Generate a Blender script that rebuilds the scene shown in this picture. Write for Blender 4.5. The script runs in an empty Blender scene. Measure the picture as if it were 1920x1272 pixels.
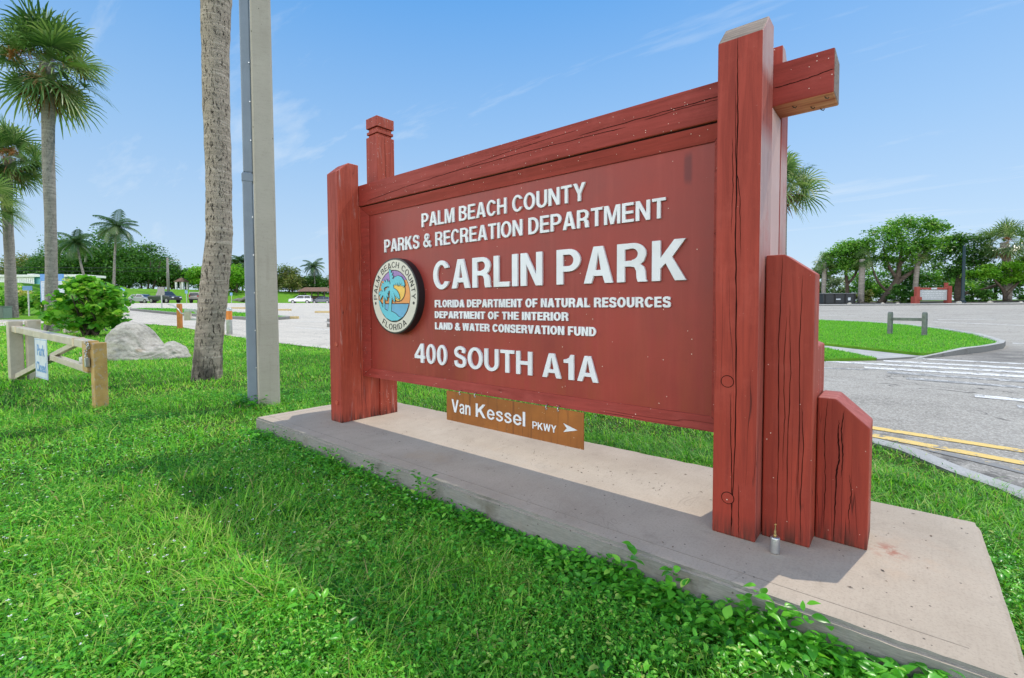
import bpy, bmesh, math, random
import numpy as np
from mathutils import Vector, Matrix, noise as mnoise

random.seed(7)
rng = np.random.default_rng(11)
S = bpy.context.scene
COL = S.collection
R = math.radians

# ------------------------------------------------------------------ camera
CAM = Vector((3.3515, -2.144, 1.0))
PITCH, ROLL, HEAD = R(-2.1704), R(-0.2075), R(-39.6525)
r0 = Vector((math.cos(HEAD), -math.sin(HEAD), 0)); f0 = Vector((math.sin(HEAD), math.cos(HEAD), 0)); up = Vector((0, 0, 1))
fw = f0*math.cos(PITCH) + up*math.sin(PITCH); uu = -f0*math.sin(PITCH) + up*math.cos(PITCH)
cx = r0*math.cos(ROLL) + uu*math.sin(ROLL); cy = -r0*math.sin(ROLL) + uu*math.cos(ROLL)
cd = bpy.data.cameras.new('camera'); cam = bpy.data.objects.new('camera', cd); COL.objects.link(cam)
cam.matrix_world = Matrix(((cx.x, cy.x, -fw.x, CAM.x), (cx.y, cy.y, -fw.y, CAM.y), (cx.z, cy.z, -fw.z, CAM.z), (0, 0, 0, 1)))
cd.sensor_width = 36; cd.lens = 885/1920*36; cd.shift_y = -0.0154; cd.clip_start = 0.05; cd.clip_end = 3000
S.camera = cam

# ------------------------------------------------------------------ world, sun, exposure
SUN = Vector((0.136, 0.69, 1.0)).normalized()
SUN_STRENGTH, SKY_STRENGTH, EXPOSURE = 3.3, 0.15, 0.0
FILL_BANK = 24.5   # brightness of the added fill bank before the sky strength
S.view_settings.view_transform = 'Standard'; S.view_settings.look = 'None'; S.view_settings.gamma = 1
S.view_settings.exposure = EXPOSURE
W = bpy.data.worlds.new('World'); S.world = W; W.use_nodes = True
nt = W.node_tree; nt.nodes.clear()
def wn(t, ins=None, **pr):
    n = nt.nodes.new(t)
    for k, v in pr.items(): setattr(n, k, v)
    for k, v in (ins or {}).items():
        if isinstance(v, bpy.types.NodeSocket): nt.links.new(v, n.inputs[k])
        else: n.inputs[k].default_value = v
    return n
sky = wn('ShaderNodeTexSky', sky_type='NISHITA', sun_disc=False, sun_elevation=math.asin(SUN.z), sun_rotation=math.atan2(SUN.x, SUN.y),
         air_density=1.0, dust_density=0.6, ozone_density=2.0)
tc = wn('ShaderNodeTexCoord')
sep = wn('ShaderNodeSeparateXYZ', {0: tc.outputs['Generated']})
zc = wn('ShaderNodeMath', {0: sep.outputs[2], 1: 0.12}, operation='ADD')
px = wn('ShaderNodeMath', {0: sep.outputs[0], 1: zc.outputs[0]}, operation='DIVIDE')
py = wn('ShaderNodeMath', {0: sep.outputs[1], 1: zc.outputs[0]}, operation='DIVIDE')
cv = wn('ShaderNodeCombineXYZ', {0: px.outputs[0], 1: py.outputs[0], 2: 0.0})
mp = wn('ShaderNodeMapping', {0: cv.outputs[0], 'Location': (3.1, 1.7, 0), 'Rotation': (0, 0, R(25)), 'Scale': (0.55, 1.9, 1)})
n1 = wn('ShaderNodeTexNoise', {'Vector': mp.outputs[0], 'Scale': 1.15, 'Detail': 9.0, 'Roughness': 0.62, 'Distortion': 0.35})
mr = wn('ShaderNodeMapRange', {0: n1.outputs[0], 1: 0.555, 2: 0.80, 3: 0.0, 4: 0.8})
# pale veil low in the sky
grad = wn('ShaderNodeValToRGB', {0: sep.outputs[2]}); ge = grad.color_ramp.elements
while len(ge) < 4: ge.new(.5)
for e_, (p_, c_) in zip(ge, ((0.0, (.60, .77, .94, 1)), (.13, (.50, .70, .935, 1)), (.30, (.335, .585, .925, 1)), (.55, (.115, .395, .87, 1)))): e_.position = p_; e_.color = c_
gsc = wn('ShaderNodeMix', {0: 1.0, 6: grad.outputs[0], 7: (1/.15, 1/.15, 1/.15, 1)}, data_type='RGBA', blend_type='MULTIPLY')
veil = wn('ShaderNodeMix', {0: 0.88, 6: sky.outputs[0], 7: gsc.outputs[2]}, data_type='RGBA')
wisp = wn('ShaderNodeMix', {0: mr.outputs[0], 6: veil.outputs[2], 7: (5.2, 5.9, 6.6, 1)}, data_type='RGBA')
# bright cloud-shaped bank added behind the camera to fill the sign's shaded front
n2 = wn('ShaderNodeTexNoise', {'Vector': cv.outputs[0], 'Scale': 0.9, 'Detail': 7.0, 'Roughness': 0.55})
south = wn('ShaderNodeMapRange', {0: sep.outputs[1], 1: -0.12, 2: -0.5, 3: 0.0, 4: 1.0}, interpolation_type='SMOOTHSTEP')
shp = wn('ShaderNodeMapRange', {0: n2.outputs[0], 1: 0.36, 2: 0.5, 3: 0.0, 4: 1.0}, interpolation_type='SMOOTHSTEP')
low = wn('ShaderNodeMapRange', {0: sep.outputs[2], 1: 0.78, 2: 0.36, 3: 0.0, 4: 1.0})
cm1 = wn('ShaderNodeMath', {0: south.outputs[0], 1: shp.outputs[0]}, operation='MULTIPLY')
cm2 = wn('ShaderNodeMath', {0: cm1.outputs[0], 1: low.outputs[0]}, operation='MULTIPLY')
cl = wn('ShaderNodeMix', {0: cm2.outputs[0], 6: wisp.outputs[2], 7: (FILL_BANK, FILL_BANK*.99, FILL_BANK*.96, 1)}, data_type='RGBA')
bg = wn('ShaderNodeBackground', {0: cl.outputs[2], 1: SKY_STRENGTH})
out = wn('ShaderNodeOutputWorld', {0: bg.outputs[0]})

sl = bpy.data.lights.new('sun', 'SUN'); sl.energy = SUN_STRENGTH; sl.angle = R(0.5); sl.color = (1.0, 0.93, 0.82)
so = bpy.data.objects.new('sun', sl); COL.objects.link(so); so.location = (5, 20, 40)
so.rotation_euler = (-SUN).to_track_quat('-Z', 'Y').to_euler()

# ------------------------------------------------------------------ helpers
def tag(o, label=None, cat=None, group=None, kind=None):
    if label: o['label'] = label
    if cat: o['category'] = cat
    if group: o['group'] = group
    if kind: o['kind'] = kind
    return o

def thing(name, label, cat, loc=(0, 0, 0), rz=0.0, group=None):
    o = bpy.data.objects.new(name, None); COL.objects.link(o)
    o.location = loc; o.rotation_euler = (0, 0, rz); o.empty_display_size = 0.2
    return tag(o, label, cat, group)

class MB:
    """collects faces for one mesh object"""
    def __init__(s): s.v, s.f, s.m = [], [], []
    def add(s, vs, fs, mi=0, xf=None):
        b = len(s.v)
        s.v += [tuple(xf @ Vector(p)) if xf else tuple(p) for p in vs]
        for f in fs: s.f.append(tuple(b+i for i in f)); s.m.append(mi if not callable(mi) else mi(f))
    def box(s, x0, x1, y0, y1, z0, z1, mi=0, xf=None):
        vs = [(x0, y0, z0), (x1, y0, z0), (x1, y1, z0), (x0, y1, z0), (x0, y0, z1), (x1, y0, z1), (x1, y1, z1), (x0, y1, z1)]
        s.add(vs, [(0, 3, 2, 1), (4, 5, 6, 7), (0, 1, 5, 4), (1, 2, 6, 5), (2, 3, 7, 6), (3, 0, 4, 7)], mi, xf)
    def prism(s, poly, ax, a, b, mi=0, xf=None, mf=None):
        """poly in the plane across axis ax, swept from a to b along it; ax x: (y,z), y: (x,z), z: (x,y)"""
        def p3(q, t): return (t, q[0], q[1]) if ax == 'x' else (q[0], t, q[1]) if ax == 'y' else (q[0], q[1], t)
        n = len(poly); vs = [p3(q, a) for q in poly] + [p3(q, b) for q in poly]
        fs = [tuple(range(n))[::-1], tuple(range(n, 2*n))] + [(i, (i+1) % n, n+(i+1) % n, n+i) for i in range(n)]
        for k, f in enumerate(fs): s.add([vs[i] for i in f], [tuple(range(len(f)))], mf[k] if mf else mi, xf)
    def tube(s, pts, rad, n=10, mi=0, cap=True):
        pts = [Vector(p) for p in pts]; rings = []; b = len(s.v); prev = None
        for i, p in enumerate(pts):
            t = (pts[min(i+1, len(pts)-1)] - pts[max(i-1, 0)]).normalized()
            if prev is None: a = t.orthogonal().normalized()
            else: a = (prev - t*prev.dot(t)).normalized()
            prev = a; c = t.cross(a); r = rad[i] if hasattr(rad, '__len__') else rad
            for k in range(n):
                w = 2*math.pi*k/n; s.v.append(tuple(p + (a*math.cos(w) + c*math.sin(w))*r))
        for i in range(len(pts)-1):
            for k in range(n):
                k2 = (k+1) % n; s.f.append((b+i*n+k, b+i*n+k2, b+(i+1)*n+k2, b+(i+1)*n+k)); s.m.append(mi)
        if cap:
            s.f.append(tuple(b+k for k in range(n))[::-1]); s.m.append(mi)
            e = b+(len(pts)-1)*n; s.f.append(tuple(e+k for k in range(n))); s.m.append(mi)
    def cyl(s, c, r, h, n=20, ax='z', mi=0, r2=None):
        d = {'x': Vector((1, 0, 0)), 'y': Vector((0, 1, 0)), 'z': Vector((0, 0, 1))}[ax]; c = Vector(c)
        s.tube([c, c+d*h], [r, r if r2 is None else r2], n, mi)
    def build(s, name, mats, parent=None, smooth=False, bevel=0, fixn=True, seg=2, weld=False):
        me = bpy.data.meshes.new(name); me.from_pydata(s.v, [], s.f)
        for m in (mats if isinstance(mats, (list, tuple)) else [mats]): me.materials.append(m)
        me.polygons.foreach_set('material_index', s.m)
        if fixn or weld:
            bm = bmesh.new(); bm.from_mesh(me)
            bmesh.ops.remove_doubles(bm, verts=bm.verts, dist=1e-5)
            bmesh.ops.recalc_face_normals(bm, faces=bm.faces); bm.to_mesh(me); bm.free()
        if smooth: me.polygons.foreach_set('use_smooth', [True]*len(me.polygons))
        o = bpy.data.objects.new(name, me); COL.objects.link(o)
        if parent is not None: o.parent = parent
        if bevel:
            b = o.modifiers.new('bevel', 'BEVEL'); b.width = bevel; b.segments = seg; b.limit_method = 'ANGLE'; b.angle_limit = R(35)
        return o

def npmesh(name, V, F, mat, parent=None, rnd=None, smooth=False, extra=None):
    """V (n,3); F (m,k) faces all with k corners; rnd one value per vertex"""
    me = bpy.data.meshes.new(name); V = np.asarray(V, np.float32); F = np.asarray(F, np.int32); m, k = F.shape
    me.vertices.add(len(V)); me.vertices.foreach_set('co', V.ravel())
    me.loops.add(m*k); me.loops.foreach_set('vertex_index', F.ravel())
    me.polygons.add(m); me.polygons.foreach_set('loop_start', np.arange(m, dtype=np.int32)*k)
    if smooth: me.polygons.foreach_set('use_smooth', np.ones(m, bool))
    me.materials.append(mat)
    if rnd is not None:
        a = me.attributes.new('rnd', 'FLOAT', 'POINT'); a.data.foreach_set('value', np.asarray(rnd, np.float32))
    me.update(calc_edges=True)
    o = bpy.data.objects.new(name, me); COL.objects.link(o)
    if parent is not None: o.parent = parent
    return o

class Mat:
    """small wrapper that writes a node material"""
    def __init__(s, name):
        s.m = bpy.data.materials.new(name); s.m.use_nodes = True; s.t = s.m.node_tree; s.t.nodes.clear(); s._c = None
    def n(s, t, ins=None, **pr):
        n = s.t.nodes.new(t)
        for k, v in pr.items(): setattr(n, k, v)
        for k, v in (ins or {}).items():
            if isinstance(v, bpy.types.NodeSocket): s.t.links.new(v, n.inputs[k])
            else: n.inputs[k].default_value = v
        return n
    @property
    def obj(s):
        if s._c is None: s._c = s.n('ShaderNodeTexCoord')
        return s._c.outputs['Object']
    @property
    def pos(s): return s.n('ShaderNodeNewGeometry').outputs['Position']
    def map(s, v, scale=(1, 1, 1), loc=(0, 0, 0), rot=(0, 0, 0)):
        return s.n('ShaderNodeMapping', {0: v, 'Scale': scale, 'Location': loc, 'Rotation': rot}).outputs[0]
    def noise(s, v, scale=5, detail=4, rough=.55, dist=0, col=False):
        return s.n('ShaderNodeTexNoise', {'Vector': v, 'Scale': scale, 'Detail': detail, 'Roughness': rough, 'Distortion': dist}).outputs[1 if col else 0]
    def voro(s, v, scale=5, feature='F1', out='Distance', rand=1.0):
        return s.n('ShaderNodeTexVoronoi', {'Vector': v, 'Scale': scale, 'Randomness': rand}, feature=feature).outputs[out]
    def mr(s, v, a, b, c=0., d=1.): return s.n('ShaderNodeMapRange', {0: v, 1: a, 2: b, 3: c, 4: d}).outputs[0]
    def ma(s, op, a, b=0., c=0.): return s.n('ShaderNodeMath', {0: a, 1: b, 2: c}, operation=op).outputs[0]
    def sep(s, v, k): return s.n('ShaderNodeSeparateXYZ', {0: v}).outputs[k]
    def ramp(s, v, stops):
        n = s.n('ShaderNodeValToRGB', {0: v}); e = n.color_ramp.elements
        while len(e) < len(stops): e.new(0.5)
        for i, (p, c) in enumerate(stops): e[i].position = p; e[i].color = (*c, 1) if len(c) == 3 else c
        return n.outputs[0]
    def mix(s, f, a, b, blend='MIX'):
        a = (*a, 1) if isinstance(a, tuple) and len(a) == 3 else a; b = (*b, 1) if isinstance(b, tuple) and len(b) == 3 else b
        return s.n('ShaderNodeMix', {0: f, 6: a, 7: b}, data_type='RGBA', blend_type=blend).outputs[2]
    def bump(s, h, strength=.3, dist=.01):
        return s.n('ShaderNodeBump', {'Height': h, 'Strength': strength, 'Distance': dist}).outputs[0]
    def attr(s, name): return s.n('ShaderNodeAttribute', attribute_name=name).outputs['Fac']
    def done(s, col, rough=.6, normal=None, metal=0., spec=.5, coat=0., emit=None):
        col = (*col, 1) if isinstance(col, tuple) and len(col) == 3 else col
        ins = {'Base Color': col, 'Roughness': rough, 'Metallic': metal, 'Specular IOR Level': spec, 'Coat Weight': coat}
        if normal is not None: ins['Normal'] = normal
        p = s.n('ShaderNodeBsdfPrincipled', ins); s.t.links.new(p.outputs[0], s.n('ShaderNodeOutputMaterial').inputs[0])
        return s.m
    def leaf(s, col, trans=.35, rough=.45, spec=.35, tint=(1.15, 1.25, .6)):
        """leaf: glossy diffuse front with light coming through"""
        p = s.n('ShaderNodeBsdfPrincipled', {'Base Color': col, 'Roughness': rough, 'Specular IOR Level': spec})
        tcol = s.mix(1.0, col, tint, 'MULTIPLY')
        t = s.n('ShaderNodeBsdfTranslucent', {0: tcol})
        m = s.n('ShaderNodeMixShader', {0: trans, 1: p.outputs[0], 2: t.outputs[0]})
        s.t.links.new(m.outputs[0], s.n('ShaderNodeOutputMaterial').inputs[0]); return s.m

# ------------------------------------------------------------------ materials
def wood(name, axis, base=(.305, .038, .022), dark=(.20, .026, .017), seed=0., bleach=0., speck=1.0, crack=1.0, zone=None):
    m = Mat(name); o = m.map(m.obj, loc=(seed, seed*1.7, seed*2.3))
    sc = {'x': (.5, 9, 9), 'y': (9, .5, 9), 'z': (9, 9, .5)}[axis]
    g = m.map(o, scale=sc)
    grain = m.noise(g, 3.2, 7, .62, .8); big = m.noise(o, 2.3, 4, .6); fine = m.noise(g, 13, 4, .6)
    c = m.ramp(grain, [(.3, dark), (.55, base), (.75, tuple(min(1, x*1.22) for x in base))])
    c = m.mix(m.mr(big, .35, .7, 0, .45), c, tuple(x*.72 for x in base))
    c = m.mix(m.mr(fine, .56, .7, 0, .35), c, dark)
    if bleach > 0:
        ble = m.noise(m.map(o, scale={'x': (.8, 7, 7), 'y': (7, .8, 7), 'z': (7, 7, .8)}[axis]), 2.5, 7, .7, .5)
        bf = m.mr(ble, .58-.42*bleach, .78-.36*bleach, 0, .92)
        if zone: zz = m.sep(m.obj, 2); bf = m.ma('MULTIPLY', bf, m.ma('ADD', m.ma('MULTIPLY', m.mr(zz, 1.0, 1.35, .08, 1), m.mr(zz, 1.66, 1.76, 1, .12)), m.mr(zz, 1.93, 1.99, 0, .85)))
        c = m.mix(bf, c, zone or (.60, .40, .36))
    # drying checks: thin dark lines along the grain
    wv = m.map(o, scale={'x': (.28, 6, 6), 'y': (6, .28, 6), 'z': (6, 6, .28)}[axis])
    ck = m.noise(wv, 2.1, 2, .5, .3); line = m.ma('ABSOLUTE', m.ma('SUBTRACT', ck, .5))
    lm = m.ma('MULTIPLY', m.mr(line, .0, .0048, .75, 0), m.mr(m.noise(m.map(o, scale={'x': (.6, 2.5, 2.5), 'y': (2.5, .6, 2.5), 'z': (2.5, 2.5, .6)}[axis]), 1.7, 2), .52, .60, 0, crack))
    c = m.mix(lm, c, (.028, .008, .007))
    # pale specks of dust and paint
    cell = m.n('ShaderNodeTexVoronoi', {'Vector': o, 'Scale': 75.0})
    rr = m.sep(cell.outputs['Color'], 0)
    sp = m.ma('MULTIPLY', m.ma('LESS_THAN', cell.outputs['Distance'], m.ma('MULTIPLY', m.sep(cell.outputs['Color'], 1), .2)), m.ma('LESS_THAN', rr, .11*speck))
    c = m.mix(sp, c, (.75, .66, .58))
    # sun-faded blotches, and black mildew stain wicked up from the slab
    c = m.mix(m.mr(m.noise(m.map(o, loc=(7, 3, 1)), 4.5, 7, .7), .52, .72, 0, .5), c, tuple(min(1, x*1.12+.022) for x in base))
    if axis == 'z': c = m.mix(m.ma('MULTIPLY', m.mr(m.sep(m.obj, 2), .01, .10, 1, 0), m.mr(m.noise(g, 4.5, 5, .7), .40, .56, 0, .85)), c, (.05, .02, .014))
    h = m.ma('SUBTRACT', m.ma('ADD', m.ma('MULTIPLY', grain, .6), m.ma('MULTIPLY', fine, .25)), m.ma('MULTIPLY', lm, 1.6))
    return m.done(c, m.mr(grain, .3, .7, .72, .55), m.bump(h, .7, .004), spec=.3)

M = {}
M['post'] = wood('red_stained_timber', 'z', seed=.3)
M['post_b'] = wood('red_stained_timber_rough', 'z', seed=5.1, crack=1.0, base=(.275, .036, .021))
M['post_c'] = wood('red_stained_timber_back', 'z', seed=8.7)
M['beam'] = wood('red_stained_beam', 'x', seed=2.2, base=(.275, .032, .022))
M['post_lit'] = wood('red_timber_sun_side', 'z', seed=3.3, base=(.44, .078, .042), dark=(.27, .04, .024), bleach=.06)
M['post_bleach'] = wood('red_timber_bleached', 'z', seed=6.3, base=(.42, .085, .055), bleach=.85, zone=(.52, .36, .33))
M['post_white'] = wood('timber_bleached_white', 'z', seed=9.3, base=(.55, .40, .38), dark=(.40, .22, .2), bleach=1.25)
M['block_top'] = wood('red_timber_end_grain', 'x', seed=4.4, base=(.38, .09, .07), dark=(.25, .05, .04), crack=0)
def simple_weather():
    m = Mat('grey_weathered_timber'); o = m.obj
    g = m.noise(m.map(o, scale=(1, 9, 9)), 6, 7, .7)
    n2 = m.noise(o, 16, 5, .75)
    c = m.ramp(g, [(.25, (.10, .075, .06)), (.6, (.27, .21, .17)), (.85, (.42, .36, .31))])
    return m.mix(m.mr(n2, .58, .66, 0, .7), c, (.55, .53, .5)), m, g
c_, m_, g_ = simple_weather(); M['weather'] = m_.done(c_, .8, m_.bump(g_, .5, .004), spec=.2)
def m_under():
    m = Mat('bare_tan_timber'); o = m.obj; g = m.noise(m.map(o, scale=(.6, 9, 9)), 5, 6, .6)
    c = m.ramp(g, [(.3, (.46, .13, .06)), (.6, (.76, .36, .19)), (.8, (.85, .52, .33))])
    c = m.mix(m.mr(m.sep(o, 0), 2.88, 3.0, .9, 0), c, (.30, .06, .03))
    return m.done(c, .7, m.bump(g, .3, .003), spec=.2)
M['under'] = m_under()
def m_crack():
    m = Mat('crack_shadow'); return m.done((.018, .006, .005), .95, spec=0.05)
M['crack'] = m_crack()
def m_panel():
    m = Mat('red_painted_panel'); o = m.obj
    a = m.noise(o, 1.6, 5, .6); b = m.noise(m.map(o, scale=(7, 7, .7)), 2.2, 5, .6); f = m.noise(o, 240, 2, .5)
    c = m.ramp(a, [(.3, (.20, .024, .018)), (.7, (.30, .035, .025))])
    low = m.mr(m.sep(o, 2), .5, 1.2, 1, 0)
    c = m.mix(m.ma('MULTIPLY', m.mr(b, .4, .7, 0, .6), low), c, (.25, .05, .018))
    c = m.mix(m.mr(m.noise(m.map(o, scale=(9, 9, .5), loc=(2, 0, 1)), 2.6, 6, .65), .5, .75, 0, .3), c, (.38, .06, .047))
    c = m.mix(m.mr(m.noise(o, 7, 7, .75), .54, .7, 0, .3), c, (.2, .026, .02))
    c = m.mix(m.mr(f, .5, .62, 0, .22), c, (.2, .026, .02))
    cell = m.n('ShaderNodeTexVoronoi', {'Vector': o, 'Scale': 48.0}); rr = m.sep(cell.outputs['Color'], 0)
    sp = m.ma('MULTIPLY', m.ma('LESS_THAN', cell.outputs['Distance'], .12), m.ma('LESS_THAN', rr, .045))
    c = m.mix(sp, c, (.7, .6, .5))
    # old drip stain near the upper corner
    dx = m.ma('ABSOLUTE', m.ma('SUBTRACT', m.sep(o, 0), 2.515)); dz = m.ma('ABSOLUTE', m.ma('SUBTRACT', m.sep(o, 2), 1.675))
    st = m.ma('MULTIPLY', m.mr(m.ma('ADD', dx, m.ma('MULTIPLY', f, .02)), .022, .036, 1, 0), m.mr(m.ma('ADD', dz, m.ma('MULTIPLY', b, .05)), .075, .115, 1, 0))
    c = m.mix(m.ma('MULTIPLY', st, .75), c, (.11, .016, .018))
    return m.done(c, m.mr(a, .3, .7, .42, .55), m.bump(f, .12, .002), spec=.4)
M['panel'] = m_panel()
def plain(name, col, rough=.5, metal=0., var=.12, scale=9, spec=.5, bump=.0, dirt=None):
    m = Mat(name); o = m.obj; a = m.noise(o, scale, 5, .6)
    c = m.mix(m.mr(a, .3, .75), tuple(x*(1-var) for x in col), tuple(min(1, x*(1+var)) for x in col))
    if dirt: c = m.mix(m.mr(m.noise(o, scale*.6, 6, .7), .55, .75, 0, .7), c, dirt)
    return m.done(c, rough, m.bump(a, bump, .004) if bump else None, metal, spec)
M['letter'] = plain('white_letter_paint', (.66, .675, .71), .5, var=.09, scale=5, dirt=(.52, .52, .52))
M['black'] = plain('black_rubbery_paint', (.012, .013, .015), .4)
M['seal_ring'] = plain('beige_seal_paint', (.56, .53, .46), .45, var=.06)
M['seal_orange'] = plain('orange_seal_paint', (.70, .27, .07), .45)
M['seal_purple'] = plain('purple_seal_paint', (.28, .17, .42), .45)
M['seal_yellow'] = plain('yellow_seal_paint', (.72, .45, .08), .45)
M['seal_water'] = plain('blue_seal_paint', (.11, .33, .52), .45)
M['seal_teal'] = plain('teal_seal_paint', (.10, .45, .55), .45)
def m_rustboard():
    m = Mat('brown_sign_enamel'); o = m.obj
    a = m.noise(o, 3.5, 6, .65); b = m.noise(m.map(o, scale=(14, 14, .8)), 2.0, 4, .6)
    c = m.ramp(a, [(.3, (.20, .065, .012)), (.7, (.34, .115, .02))])
    c = m.mix(m.mr(b, .56, .68, 0, .7), c, (.11, .03, .008))
    cell = m.n('ShaderNodeTexVoronoi', {'Vector': o, 'Scale': 70.0}); rr = m.sep(cell.outputs['Color'], 0)
    sp = m.ma('MULTIPLY', m.ma('LESS_THAN', cell.outputs['Distance'], .13), m.ma('LESS_THAN', rr, .06))
    c = m.mix(sp, c, (.7, .6, .45))
    return m.done(c, .45, m.bump(a, .1, .003))
M['rust'] = m_rustboard()
M['steel'] = plain('brushed_steel', (.55, .56, .57), .35, .9, var=.2, scale=20)
M['galv'] = plain('galvanised_steel', (.50, .51, .50), .5, .35, var=.22, scale=14, dirt=(.34, .30, .24))
M['brass'] = plain('tarnished_brass', (.42, .28, .10), .45, .8)
M['alu'] = plain('weathered_aluminium', (.47, .42, .33), .5, .05, var=.18, scale=6, dirt=(.30, .21, .09))
def m_yellow():
    m = Mat('worn_yellow_paint'); o = m.obj; a = m.noise(o, 9, 7, .7); b = m.noise(o, 22, 5, .7)
    c = m.mix(m.mr(a, .35, .7), (.34, .205, .06), (.50, .33, .11))
    c = m.mix(m.mr(b, .54, .62, 0, .7), c, (.36, .33, .29)); c = m.mix(m.mr(a, .64, .72, 0, .8), c, (.16, .07, .025))
    return m.done(c, .55, m.bump(b, .15, .003))
M['yellow'] = m_yellow()
M['orange'] = plain('orange_reflector', (.75, .22, .03), .4)
M['ochre'] = plain('ochre_stained_post', (.50, .17, .025), .6, var=.25, dirt=(.25, .09, .03))
M['signblue'] = plain('blue_print', (.13, .29, .55), .5)
M['signwhite'] = plain('white_sheet', (.56, .61, .66), .5)

def m_concrete(name, a=(.40, .328, .252), b=(.505, .423, .332), tool=True):
    m = Mat(name); o = m.obj
    n1 = m.noise(o, 2.2, 6, .65); n2 = m.noise(o, 95, 4, .8); n3 = m.noise(m.map(o, scale=(30, 1.5, 1)), 3, 3)
    c = m.ramp(n1, [(.3, a), (.7, b)])
    c = m.mix(m.mr(n2, .50, .68, 0, .45), c, tuple(x*.6 for x in a)); c = m.mix(m.mr(n3, .55, .7, 0, .18), c, tuple(x*.8 for x in a))
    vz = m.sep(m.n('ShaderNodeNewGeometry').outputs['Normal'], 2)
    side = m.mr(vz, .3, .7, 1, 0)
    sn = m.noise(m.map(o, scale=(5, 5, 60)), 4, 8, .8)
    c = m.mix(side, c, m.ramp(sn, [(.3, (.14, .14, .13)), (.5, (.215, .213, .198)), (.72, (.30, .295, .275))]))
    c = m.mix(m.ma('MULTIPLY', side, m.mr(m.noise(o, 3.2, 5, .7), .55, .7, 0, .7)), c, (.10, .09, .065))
    c = m.mix(m.mr(m.noise(m.map(o, loc=(3, 5, 0)), 5.5, 8, .75), .55, .72, 0, .4), c, tuple(x*.62 for x in a))
    c = m.mix(m.mr(m.noise(m.map(o, scale=(24, 1.5, 1)), 2.2, 4, .6), .52, .7, 0, .12), c, tuple(x*.72 for x in a))
    wv = m.noise(m.map(o, loc=(1.3, .4, 0)), 1.1, 4, .6, 1.0); hair = m.ma('MULTIPLY', m.mr(m.ma('ABSOLUTE', m.ma('SUBTRACT', wv, .5)), 0, .0022, 1, 0), m.mr(m.noise(o, 1.4, 2), .54, .6))
    c = m.mix(m.ma('MULTIPLY', hair, .3), c, (.10, .08, .065))
    pit = m.n('ShaderNodeTexVoronoi', {'Vector': o, 'Scale': 46.0}); rr = m.sep(pit.outputs['Color'], 1)
    pk = m.ma('MULTIPLY', m.ma('LESS_THAN', pit.outputs['Distance'], .16), m.ma('LESS_THAN', rr, .07))
    c = m.mix(pk, c, (.09, .075, .06))
    if tool:   # rust-red bleed beside the corner block, and tan patches
        x, y = m.sep(o, 0), m.sep(o, 1)
        d = m.ma('SQRT', m.ma('ADD', m.ma('POWER', m.ma('SUBTRACT', x, 3.325), 2.), m.ma('POWER', m.ma('MULTIPLY', m.ma('SUBTRACT', y, .27), .8), 2.)))
        c = m.mix(m.ma('MULTIPLY', m.mr(d, .02, .075, .75, 0), m.mr(m.noise(o, 17, 5, .7), .47, .6)), c, (.33, .10, .06))
        c = m.mix(m.ma('MULTIPLY', m.mr(d, .0, .32, .5, 0), m.mr(m.noise(o, 8, 5, .7), .5, .7)), c, (.50, .34, .22))
        c = m.mix(m.mr(m.noise(m.map(o, loc=(4, 2, 0)), 1.7, 5, .7), .6, .75, 0, .45), c, (.46, .34, .22))
    h = m.ma('ADD', m.ma('ADD', m.ma('MULTIPLY', n2, .5), m.ma('MULTIPLY', n1, .4)), m.ma('MULTIPLY', side, m.ma('MULTIPLY', sn, 2.)))
    return m.done(c, .85, m.bump(h, .35, .004), spec=.25)
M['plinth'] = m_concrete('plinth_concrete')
M['kerb'] = m_concrete('kerb_concrete', (.36, .35, .33), (.50, .49, .46), False)
M['polecon'] = None
def m_polecon():
    m = Mat('cast_concrete_pole'); o = m.obj
    a = m.noise(o, 1.6, 6, .6); b = m.noise(m.map(o, scale=(3, 3, 14), rot=(R(12), R(14), 0)), 4, 5, .65); f = m.noise(o, 70, 3, .6)
    c = m.ramp(a, [(.3, (.37, .335, .28)), (.7, (.46, .42, .355))])
    c = m.mix(m.mr(b, .5, .72, 0, .28), c, (.27, .235, .19)); c = m.mix(m.mr(m.noise(m.map(o, scale=(8, 8, .5)), 2, 5, .7), .55, .72, 0, .3), c, (.22, .19, .15)); c = m.mix(m.mr(f, .6, .7, 0, .3), c, (.2, .19, .17))
    pit = m.n('ShaderNodeTexVoronoi', {'Vector': m.map(o, scale=(1, 1, .5)), 'Scale': 30.0}); rr = m.sep(pit.outputs['Color'], 1)
    pk = m.ma('MULTIPLY', m.ma('LESS_THAN', pit.outputs['Distance'], .16), m.ma('LESS_THAN', rr, .05)); c = m.mix(pk, c, (.10, .095, .085))
    return m.done(c, .85, m.bump(m.ma('ADD', b, m.ma('MULTIPLY', f, .5)), .3, .004), spec=.2)
M['polecon'] = m_polecon()
M['conduit'] = plain('blue_grey_plastic', (.19, .228, .275), .5, var=.1, scale=5)

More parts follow.
